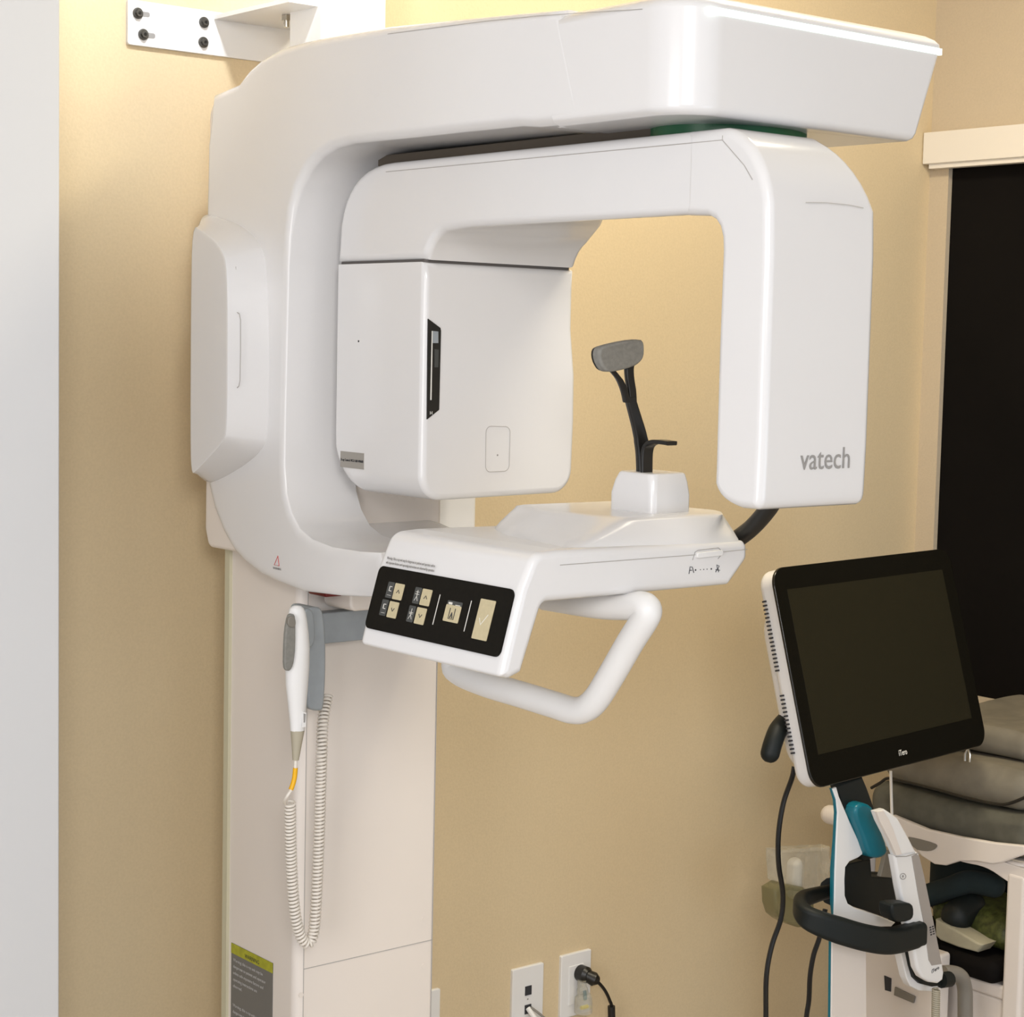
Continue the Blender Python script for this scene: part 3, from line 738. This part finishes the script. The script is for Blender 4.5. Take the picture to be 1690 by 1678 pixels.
PG = empty('power_plug', (x0+.03, YW-.03, z0-.035), 'round black power plug in the outlet, with a black cord hanging right', 'plug')
v = at(960, 1606, y=YW-.012); w_ = at(981, 1616, y=YW-.035)
link('plug_body', T([Vector((v.x, YW-.0075, v.z)), Vector((v.x+.001, YW-.024, v.z)), Vector((v.x+.002, YW-.030, v.z))], [.0145, .0145, .010], 20), BLACK, PG)
link('elbow', T([Vector((v.x, YW-.022, v.z)), w_+Vector((0, 0, 0)), w_+Vector((.006, -.001, -.002))], [.0105, .0125, .008], 16), BLACK, PG)
link('cord', T(smoothpath([w_+Vector((.004, 0, -.002)), at(997, 1632, y=YW-.035), at(1006, 1650, y=YW-.035), at(1010, 1668, y=YW-.035), at(1011, 1740, y=YW-.035)], 6), .003, 10), BLACK, PG)
link('cord_sleeve', T([at(1009, 1660, y=YW-.035), at(1010.5, 1720, y=YW-.035)], .0068, 12), BLACK, PG)
CPG = empty('clear_plug', (x0+.035, YW-.03, z0-.09), 'clear plastic plug with yellow and blue wires below the black plug', 'plug')
q = at(963, 1650, y=YW-.025)
link('clear_body', T(smoothpath([Vector((q.x-.005, q.y, q.z+.036)), Vector((q.x-.004, q.y, q.z+.024)), Vector((q.x, q.y, q.z+.008)), q, Vector((q.x, q.y, q.z-.022))], 4), [.008]*5+[.010]*3+[.0135]*2+[.0155]*3+[.016]*4, 14), CLEAR, CPG)
link('blue_wire', T([q+Vector((.002, .0, .016)), q+Vector((.004, 0, 0))], .0032, 8), TEAL, CPG)
link('yellow_wire', T([q+Vector((-.006, -.002, -.012)), q+Vector((.008, -.002, -.012))], .0036, 8), mat('yellow_plastic', (.7, .6, .05), .5), CPG)

# ------------------------------------------------------------------ scanner stand with monitor
BLm = Vector((2.097, 1.834, .95)); KS = .9286; Dm = Vector((.9944, .106, 0)).normalized()
tl = math.radians(15.65); back = Vector((-Dm.y, Dm.x, 0)); Um = (Vector((0, 0, 1))*math.cos(tl)+back*math.sin(tl)).normalized()
WM, HM = .4965, .3345
Mm = frame(BLm, Dm, Um)        # z = toward the camera side
ST = empty('scanner_stand', (2.35, 2.02, 0), 'white and teal intraoral scanner stand with a tilted black touch monitor', 'scanner stand')
def mp(pts, lo, hi, b0=0, b1=0, seg=4): return prism(bmesh.new(), pts, 'z', lo, hi, b0, b1, seg, lambda v: Mm @ v)
mo = rp([(0, 0, .028), (WM, .0, .028), (WM, HM, .028), (0, HM, .028)], 8)
MH = link('monitor', mp(inset(mo, .002), -.034, -.004, .012, .001, 5), WHITE, ST); MH['label'] = 'white shell of the tilted touch monitor'
link('front_glass', mp(mo, -.004, .0, 0, .0015, 3), GLASS, MH)
def onM(px, py):
    v = FW + (px-W/2)/F*RT - (py-H/2)/F*UP; n = Dm.cross(Um)
    t = (BLm-CP).dot(n)/v.dot(n); q = CP+v*t-BLm; return q.dot(Dm), q.dot(Um)
s0 = onM(1297, 973); s1 = onM(1352, 1245)
su0 = (s0[0]+s1[0])/2
link('screen', mp([(su0, s1[1]), (WM-.033, s1[1]), (WM-.033, s0[1]), (su0, s0[1])], -.001, .0004), SCRN, MH)
q = onM(1484, 1243); text('screen_mark', 'iTero', .013, INKW, Mm @ Matrix.Translation((q[0]-.002, q[1]-.004, .0006)), MH, sx=.8)
for (v0_, v1_) in ((.056, .153), (.181, .293)):
    b = bmesh.new()
    n = int((v1_-v0_)/.0062)
    for i in range(n):
        yv = v0_+i*.0062; box(b, -.0002, .006, yv, yv+.0026, -.0285, -.0215, 0, Mm)
    link('side_vent', b, INK, MH)
link('back_bulge', prism(bmesh.new(), rp([(.02, .02, .05), (WM-.06, .02, .05), (WM-.06, HM-.05, .05), (.02, HM-.05, .05)], 6), 'z', -.062, -.030, .02, 0, 5, lambda v: Mm @ v), WHITE, MH)
hh = [at(1300, 1186, y=1.92), at(1285, 1203, y=1.91), at(1276, 1225, y=1.905), at(1271, 1243, y=1.905)]
link('rear_handle', T(smoothpath(hh, 5), .0145, 14, round_ends=True), RUBBER, MH)

YP = 1.985*KS
def onpost(pxs, y=YP): return [(v.x, v.z) for v in [at(*p, y=y) for p in pxs]]
def c1(x, y): return (1240+x/3.7556, 1250+y/3.7556)
post_px = [c1(505, 195), c1(530, 185), c1(545, 240), c1(600, 370), c1(650, 480), c1(692, 575), c1(690, 600), c1(665, 620), c1(610, 645), c1(585, 680), c1(580, 760), c1(582, 855), c1(600, 905), c1(650, 935), c1(780, 975), c1(895, 1022), c1(870, 1048), c1(760, 1050), c1(640, 1025), c1(514, 985), c1(516, 900), c1(520, 700), c1(528, 500), c1(536, 340), c1(528, 260)]
link('post', P(onpost(post_px), 'y', YP, YP+.006, .002, .002, 3), WHITE2, ST)
link('post_body', P(onpost([c1(575, 400), c1(590, 400), c1(660, 560), c1(560, 680), c1(565, 900), c1(850, 1030), c1(570, 985)], YP+.006), 'y', YP+.006, YP+.024, .002, .002, 3), CREAMP, ST)
teal_px = [c1(495, 190), c1(507, 190), c1(529, 260), c1(537, 340), c1(529, 500), c1(522, 700), c1(517, 985), c1(508, 985), c1(500, 900), c1(500, 700), c1(516, 500), c1(524, 340), c1(516, 260)]
link('teal_edge', P(onpost(teal_px, YP+.002), 'y', YP+.002, YP+.006), TEAL, ST)
low = [(1373.5, 1542), (1430, 1560), (1431, 1780), (1371, 1780)]
link('lower_post', P([(v.x, v.z) for v in [at(*p, y=YP) for p in low]], 'y', YP, YP+.006, .002, .002), CREAMP, ST)
link('lower_body', P([(v.x, v.z) for v in [at(*p, y=YP) for p in [(1400, 1556), (1429, 1562), (1430, 1780), (1400, 1780)]]], 'y', YP+.006, YP+.04, .002, .002), CREAMP, ST)
link('lower_teal_edge', P([(v.x, v.z) for v in [at(*p, y=YP+.002) for p in ((1371, 1540), (1374.5, 1542), (1372.5, 1780), (1368.5, 1780))]], 'y', YP+.002, YP+.006), TEAL, ST)
# support below the frame so the stand reaches the floor
lp = at(1400, 1690, y=YP)
link('column_foot', B(lp.x-.03, lp.x+.03, YP, YP+.06, .06, lp.z-.03, .004), CREAMP, ST)
link('wheel_base', B(lp.x-.22, lp.x+.24, YP-.2, YP+.2, .02, .07, .02), RUBBER, ST)
neck_px = [c1(530, 178), c1(690, 120), c1(720, 190), c1(745, 260), c1(800, 420), c1(780, 620), c1(700, 640), c1(690, 590), c1(650, 480), c1(600, 370), c1(560, 270)]
link('neck', P(onpost(neck_px, YP+.006), 'y', YP+.006, YP+.022, .003, .003, 3), RUBBER, ST)
lat_px = [c1(645, 345), c1(655, 300), c1(700, 280), c1(750, 300), c1(772, 345), c1(800, 430), c1(850, 555), c1(845, 600), c1(800, 630), c1(740, 620), c1(722, 580), c1(690, 480), c1(655, 400)]
lt = link('latch', P(chaik(onpost(lat_px, YP-.014), 1), 'y', YP-.014, YP+.01, .006, 0, 4), TEAL, ST); lt['label'] = 'teal release latch'
ins_px = [c1(600, 660), c1(680, 640), c1(740, 630), c1(748, 740), c1(860, 745), c1(920, 760), c1(930, 900), c1(920, 1000), c1(900, 1015), c1(780, 972), c1(650, 930), c1(600, 905), c1(580, 855), c1(582, 680)]
link('cup_well', P(onpost(ins_px, YP+.03), 'y', YP+.030, YP+.055, .002, .002), RUBBER, ST)
# handle ring
def rg_(px, py, y): return at(*c1(px, py), y=y*KS)
rp1 = [rg_(500, 825, 2.06), rg_(400, 850, 2.05), rg_(320, 880, 2.03), rg_(300, 930, 2.0), rg_(340, 985, 1.975), rg_(430, 1030, 1.955), rg_(560, 1075, 1.94), rg_(700, 1115, 1.93), rg_(830, 1135, 1.925), rg_(930, 1122, 1.925), rg_(1048, 1086, 1.925)]
sp_pts = smoothpath(rp1, 8)
b = bmesh.new(); rings = []
for i, p in enumerate(sp_pts):
    f = i/(len(sp_pts)-1)
    t = (sp_pts[min(i+1, len(sp_pts)-1)]-sp_pts[max(i-1, 0)]).normalized(); up = Vector((0, 0, 1)); side = t.cross(up).normalized(); up2 = side.cross(t)
    hgt = (.020+.020*min(1, f*1.7)) if f < .97 else .037; wdt = .018+.008*f
    rings.append([p+side*a_+up2*b_ for a_, b_ in rp([(-wdt/2, -hgt/2, .008), (wdt/2, -hgt/2, .008), (wdt/2, hgt/2, .008), (-wdt/2, hgt/2, .008)], 5)])
loft(b, rings); link('handle_ring', b, RUBBER, ST, 60)
# inner cup arm (short dark cylinder) and pocket
link('cradle_grip', P(chaik(onpost([c1(872, 930), c1(885, 905), c1(990, 902), c1(1012, 922), c1(1012, 990), c1(985, 1018), c1(905, 1025), c1(878, 990)], 1.772), 1), 'y', 1.772, 1.80, .005, .004), RUBBER, ST)
link('back_tray', T(smoothpath([rg_(500, 830, 2.06), rg_(620, 800, 2.09), rg_(760, 790, 2.1), rg_(920, 820, 2.09), rg_(1010, 900, 2.05)], 6), .022, 12), RUBBER, ST)
cr_px = [c1(920, 1185), c1(985, 1175), c1(1000, 1260), c1(1020, 1340), c1(1060, 1385), c1(1120, 1405), c1(1170, 1410), c1(1165, 1438), c1(1130, 1450), c1(1040, 1445), c1(985, 1415), c1(960, 1360), c1(940, 1270)]
link('cable_clip', P(onpost([c1(840, 570), c1(872, 580), c1(885, 640), c1(868, 745), c1(802, 738), c1(825, 640)], 1.86), 'y', 1.86, 1.868, .001, .001), GREYT, ST)
link('wand_cradle', P(onpost(cr_px, 1.825), 'y', 1.825, 1.84, .002, .002), WHITE2, ST)
cr2 = [c1(968, 1185), c1(998, 1180), c1(1012, 1260), c1(1032, 1335), c1(1065, 1375), c1(1130, 1395), c1(1205, 1395), c1(1195, 1412), c1(1120, 1420), c1(1050, 1402), c1(1012, 1365), c1(990, 1290)]
link('cradle_liner', P(onpost(cr2, 1.818), 'y', 1.818, 1.845, .001, .001), RUBBER, ST)
link('cord_socket', T([rg_(1175, 1380, 1.96), rg_(1228, 1372, 1.96)], .0125, 14), RUBBER, ST)
link('support_tube', T(smoothpath([rg_(1190, 1335, 2.0), rg_(1250, 1335, 1.995), rg_(1300, 1360, 1.99), rg_(1322, 1430, 1.99), rg_(1325, 1520, 1.99), rg_(1325, 1640, 1.99), rg_(1325, 1760, 1.99)], 6), .0125, 16), GREYT, ST)

# wand
YN = 1.79
WN = empty('intraoral_scanner', at(1520, 1630, y=YN), 'white and grey intraoral scanner wand held by the black ring of the stand', 'scanner')
def onN(pl, y=YN): return [(v.x, v.z) for v in [at(*c1(*p), y=y) for p in pl]]
body = [(888, 608), (1030, 585), (1045, 600), (1075, 720), (1110, 880), (1150, 1080), (1185, 1260), (1197, 1330), (1190, 1380), (1160, 1402), (1110, 1395), (1060, 1365), (1030, 1310), (1010, 1200), (960, 1000), (920, 800)]
link('wand_body', P(onN(body), 'y', YN, YN+.016, .005, .005, 5), WHITE2, WN)
gp2 = [(995, 612), (1028, 598), (1042, 610), (1072, 730), (1105, 890), (1145, 1090), (1182, 1280), (1120, 1290), (1100, 1255), (1075, 1050), (1035, 850)]
link('grey_side', P(onN(gp2, YN-.001), 'y', YN-.001, YN+.01, .001, 0, 2), mat('light_grey_grip', (.34, .31, .285), .5), WN)
tip = [(775, 335), (830, 320), (875, 350), (910, 375), (980, 500), (1025, 590), (900, 612), (862, 520), (800, 400)]
wt_ = link('wand_tip', P(onN(tip), 'y', YN, YN+.014, .004, .004, 4), WHITE2, WN)
link('tip_facet', P(onN([(778, 337), (820, 330), (850, 375), (880, 440), (935, 600), (900, 608), (860, 515), (800, 400)], YN-.001), 'y', YN-.001, YN+.004, .0008, 0, 2), CREAMP, wt_)
link('tip_ring', T([at(*c1(895, 614), y=YN-.0008), at(*c1(960, 612), y=YN-.0008), at(*c1(1032, 592), y=YN-.0008)], .0007, 6), INKG, WN)
b = bmesh.new()
for i in range(4):
    for j in range(2):
        p = at(*c1(1108+j*16+i*2, 1052+i*15-j*6), y=YN-.001); box(b, p.x-.0018, p.x+.0018, p.y-.0008, p.y, p.z-.0009, p.z+.0009)
link('vent_holes', b, INK, WN)
rr = [at(*c1(940+18*math.cos(a), 736+18*math.sin(a)), y=YN-.0005) for a in [k/14*2*math.pi for k in range(14)]]
b = T(rr, .0006, 6, closed=True); p = at(*c1(940, 736), y=YN-.0005); cyl(b, (p.x, YN-.0003, p.z), 'y', .002, .0008, 12)
link('power_mark', b, INKG, WN)
text('wand_print', 'iTero', .0085, INK, frame(at(*c1(1118, 1338), y=YN-.0006), (1, 0, .22), (-.2, 0, 1)), WN, sx=1)
b = bmesh.new(); hp = []
A_ = at(*c1(1145, 1435), y=YN+.01); B_ = at(*c1(1140, 1720), y=YN+.01)
for i in range(0, 401):
    s = i/400; c = A_.lerp(B_, s); an = s*2*math.pi*22; hp.append(c+Vector((math.cos(an), math.sin(an), 0))*.0052)
link('wand_cord', T(hp, .0018, 6), BEIGE, WN, 80, wn=False)

# black power cables hanging from monitor
k1 = smoothpath([at(*p, y=1.97) for p in ((1311, 1265), (1307, 1284), (1293, 1325), (1285, 1375), (1285, 1425), (1292, 1475), (1289, 1515), (1274, 1560), (1265, 1610), (1264, 1678), (1264, 1800), (1264, 2300))], 6)
tag(link('power_cable', T(k1, .0042, 10), BLACK), 'black cable hanging down the wall from behind the tilted monitor', 'cable')
k2 = smoothpath([at(*p, y=1.97) for p in ((1362, 1500), (1353, 1545), (1343, 1575), (1337, 1610), (1335, 1650), (1330, 1690), (1326, 1800), (1326, 2300))], 6)
tag(link('power_cable', T(k2, .0042, 10), BLACK), 'black cable hanging below the ring handle beside the teal edged post', 'cable')

# ------------------------------------------------------------------ utility cart along the right wall
XT = 2.60
CA = empty('utility_cart', (2.8, 2.03, 0), 'white plastic utility cart with a cut-out handle top, behind the scanner stand', 'cart')
# top tray: left edge profile in plan, rim lowers in front
zt = .762
tp = rp([(XT-.012, 1.80, .03), (XT+.008, 1.90, .04), (XT-.014, 2.03, .05), (XT, 2.14, .04), (XT-.004, 2.218, .03), (3.03, 2.218, .02), (3.03, 1.78, .02)], 8)
hs = rp([(2.635, 1.985, .008), (2.66, 1.985, .008), (2.66, 2.075, .008), (2.635, 2.075, .008)])
link('top_tray', P(tp, 'z', zt-.022, zt+.0, .012, .006), CREAMP, CA)
wv = [(1.78, .742), (1.80, .716), (1.84, .728), (1.88, .742), (1.93, .738), (1.98, .742), (2.03, .728), (2.09, .726), (2.14, .742), (2.20, .742), (2.20, .76), (1.78, .76)]
link('tray_skirt', P(resamp(chaik(wv, 2), .02), 'x', XT-.008, XT+.004, .002, .002), CREAMP, CA)
hsl = [(lambda v: (v.y, v.z))(at(*c1(*p), x=XT-.016)) for p in ((960, 487), (1030, 500), (1140, 530), (1158, 548), (1130, 575), (1085, 580), (1015, 568))]
ho = link('hand_hole', P(chaik(hsl, 1), 'x', XT-.0175, XT-.006), GREYT, CA)
ho['label'] = 'dark cut-out hand hole'
rim = [(lambda v: (v.y, v.z))(at(*c1(*p), x=XT-.013)) for p in ((880, 355), (1100, 445), (1300, 490), (1500, 525), (1700, 545), (1700, 600), (1640, 620), (1560, 650), (1500, 660), (1400, 642), (1300, 640), (1210, 668), (1140, 660), (1060, 610), (960, 480), (890, 400))]
link('tray_rim', P(rim, 'x', XT-.016, XT-.005, .003, .003), CREAMP, CA)
knob = at(1370, 1341, x=XT-.0)
link('corner_knob', T([Vector((XT-.01, 2.19, knob.z)), Vector((XT-.01, 2.222, knob.z))], .0175, 16, round_ends=True), CREAMP, CA)
# legs
lg = at(1664, 1500, x=XT)
leg_px = [(1665, 1420), (1690, 1410), (1720, 1410), (1720, 1900), (1672, 1900), (1670, 1500), (1663, 1470)]
for (y0_, y1_, x0_, x1_) in ((1.80, 1.838, XT-.01, XT+.04), (2.15, 2.18, XT+.01, XT+.04), (1.80, 1.84, 2.98, 3.02), (2.15, 2.18, 2.99, 3.02)):
    link('leg', B(x0_, x1_, y0_, y1_, .06, .745, .008), CREAMP, CA)
    bb = bmesh.new(); cyl(bb, ((x0_+x1_)/2, (y0_+y1_)/2, .03), 'x', .03, .02, 20, .004); link('castor', bb, RUBBER, CA)
link('shelf', B(XT+.0, 3.02, 1.83, 2.17, .52, .545, .006), CREAMP, CA)
link('lower_panel', B(XT+.004, XT+.02, 1.84, 2.15, .12, .52, .006), CREAMP, CA)
link('lower_shelf', B(XT, 3.02, 1.83, 2.17, .10, .13, .006), CREAMP, CA)

# grey padded cases on cart top
def blob(x0, x1, y0, y1, z0, z1, b, m, name, label, cat, group=None, wob=.006, seed=0):
    rnd = random.Random(seed); bm = bmesh.new()
    pts = resamp(rp([(x0, y0, b), (x1, y0, b), (x1, y1, b), (x0, y1, b)], 8), .02)
    hh_ = z1-z0; bb = min(b, hh_*.48); ph = rnd.random()*6
    def w(v):
        k = math.sin(v.x*23+ph)+math.sin(v.y*31+ph*2)+math.sin(v.z*47+v.y*11)
        return v+Vector((wob*.4*k, wob*.3*k, wob*.6*math.sin(v.y*17+v.x*13+ph)*(v.z-z0)/hh_))
    prism(bm, pts, 'z', z0, z1, bb, bb, 7, w)
    o = link(name, bm, m, None, 70)
    return tag(o, label, cat, group)
g1 = blob(XT-.0, 3.0, 1.80, 2.15, .764, .835, .03, GBAG, 'storage_case', 'dark grey padded case lying directly on the white cart top', 'case', wob=.004, seed=2)
g2 = blob(XT+.01, 3.0, 1.82, 2.13, .838, .905, .03, GBAG2, 'storage_case', 'taupe grey padded case stacked on the darker case, with a zip pull', 'case', wob=.005, seed=5)
zp = at(1600, 1240, x=XT+.006)
b = T([zp+Vector((-.003, 0, .006)), zp+Vector((-.006, .004, -.004)), zp+Vector((-.006, .004, -.016))], .0022, 8); tube(b, [zp+Vector((-.003, 0, .006)), zp+Vector((-.006, -.006, -.004)), zp+Vector((-.006, -.006, -.016))], .0022, 8)
link('zip_pull', b, METAL, g2)
cb = [(lambda v: Vector(v))(at(*p, x=XT-.012)) for p in ((1438, 1300), (1452, 1292), (1466, 1284), (1490, 1289), (1540, 1301), (1590, 1315), (1640, 1326), (1665, 1326), (1700, 1312))]
tag(link('black_strap', T(smoothpath(cb, 5), .0028, 8), BLACK), 'thin black strap running along the join of the two grey cases', 'strap')
wvs = [at(1470, 1272, x=XT-.03), at(1471, 1310, x=XT-.03), at(1472, 1345, x=XT-.03)]
tag(link('cord', T(wvs, .0026, 8), CORDW), 'thin pale cord hanging vertically below the monitor in front of the cases', 'cord')
blob(XT+.07, 3.0, 1.86, 2.12, .909, .955, .02, GBAG2, 'folded_pouch', 'soft taupe pouch on top of the upper case, under the dark window', 'pouch', wob=.008, seed=9)
# things on the cart shelf
blob(XT+.16, 2.98, 1.88, 2.15, .549, .715, .05, TEALF, 'cloth_bundle', 'dark teal cloth bundle at the back of the cart shelf', 'cloth', wob=.012, seed=3)
blob(XT+.03, XT+.155, 1.85, 2.03, .589, .655, .03, GREENB, 'mesh_bag', 'green see-through mesh bag on the cart shelf', 'bag', wob=.008, seed=4)
fp = [(lambda v: (v.y, v.z))(at(1230+x/3.674, 1270+y/3.674, x=XT-.012)) for x, y in ((1150, 905), (1300, 985), (1400, 1045), (1445, 1062), (1405, 1108), (1290, 1078), (1180, 1035), (1150, 1005))]
tag(link('folded_pad', P(fp, 'x', XT-.012, XT+.028, .004, .004), mat('cream_pad', (.40, .37, .27), .8, noise=.1)), 'cream folded pad lying on the cart shelf in front of the green bag', 'pad')
rl_ = T([at(1580, 1512, x=XT+.02), at(1600, 1495, x=XT+.05)], .028, 18, round_ends=True)
tag(link('black_roll', rl_, RUBBER), 'short black roll lying on the green mesh bag', 'roll')
tag(link('teal_hose', T(smoothpath([at(1530, 1478, x=XT+.03), at(1570, 1465, x=XT+.03), at(1600, 1455, x=XT+.04), at(1640, 1462, x=XT+.06)], 6), .02, 12, round_ends=True), TEALF), 'thick dark teal hose above the green mesh bag', 'hose')
blob(XT-.02, XT+.12, 1.845, 2.12, .546, .588, .018, BLACKM, 'black_bag', 'flat black bag lying on the cart shelf under the green mesh bag', 'bag', wob=.004, seed=8)
# beige bin in front of the lower panel
BN = empty('storage_bin', (2.56, 2.10, .1), 'beige storage bin with a dark slot and grey pull below the ring handle', 'bin')
b0 = at(1430, 1570, x=2.56)
link('bin_body', B(2.545, 2.575, 1.93, 2.13, .13, .585, .006), CREAMP, BN)
def onB(x, y): v = at(*c1(x, y), x=2.5445); return (v.y, v.z)
link('slot', P([onB(825, 1350), onB(868, 1368), onB(865, 1450), onB(830, 1440)], 'x', 2.5435, 2.546), INK, BN)
link('pull', P([onB(895, 1420), onB(1020, 1480), onB(1010, 1520), onB(890, 1470)], 'x', 2.541, 2.546, .001, 0), GREYT, BN)
# clear bag with roll, olive bin
OB = empty('olive_bin', (2.36, 2.22, .6), 'small olive see-through bin beside the black cable, left of the teal edged post', 'bin')
q = [(v.x, v.z) for v in [at(*p, y=2.19) for p in ((1278, 1455), (1345, 1468), (1345, 1525), (1325, 1533), (1300, 1525), (1280, 1508))]]
link('bin_shell', P(chaik(q, 1), 'y', 2.19, 2.225, .006, .006), OLIVE, OB)
PBG = empty('clear_bag', (2.42, 2.23, .7), 'clear plastic bag holding a white roll, standing in the olive bin', 'bag')
q = [(v.x, v.z) for v in [at(*p, y=2.20) for p in ((1284, 1404), (1320, 1401), (1374, 1398), (1374, 1470), (1340, 1475), (1300, 1470), (1286, 1455))]]
link('film', P(resamp(q, .015), 'y', 2.20, 2.232, .006, .006, 4, lambda v: Vector((v.x+.002*math.sin(v.z*160), v.y+.003*math.sin(v.x*120), v.z))), CLEAR, PBG)
p = at(1311, 1440, y=2.216)
tag(link('paper_roll', T([Vector((p.x, 2.216, p.z-.034)), Vector((p.x, 2.216, p.z+.014))], .014, 20, round_ends=True), PAPER), 'white paper roll inside the clear plastic bag', 'roll')
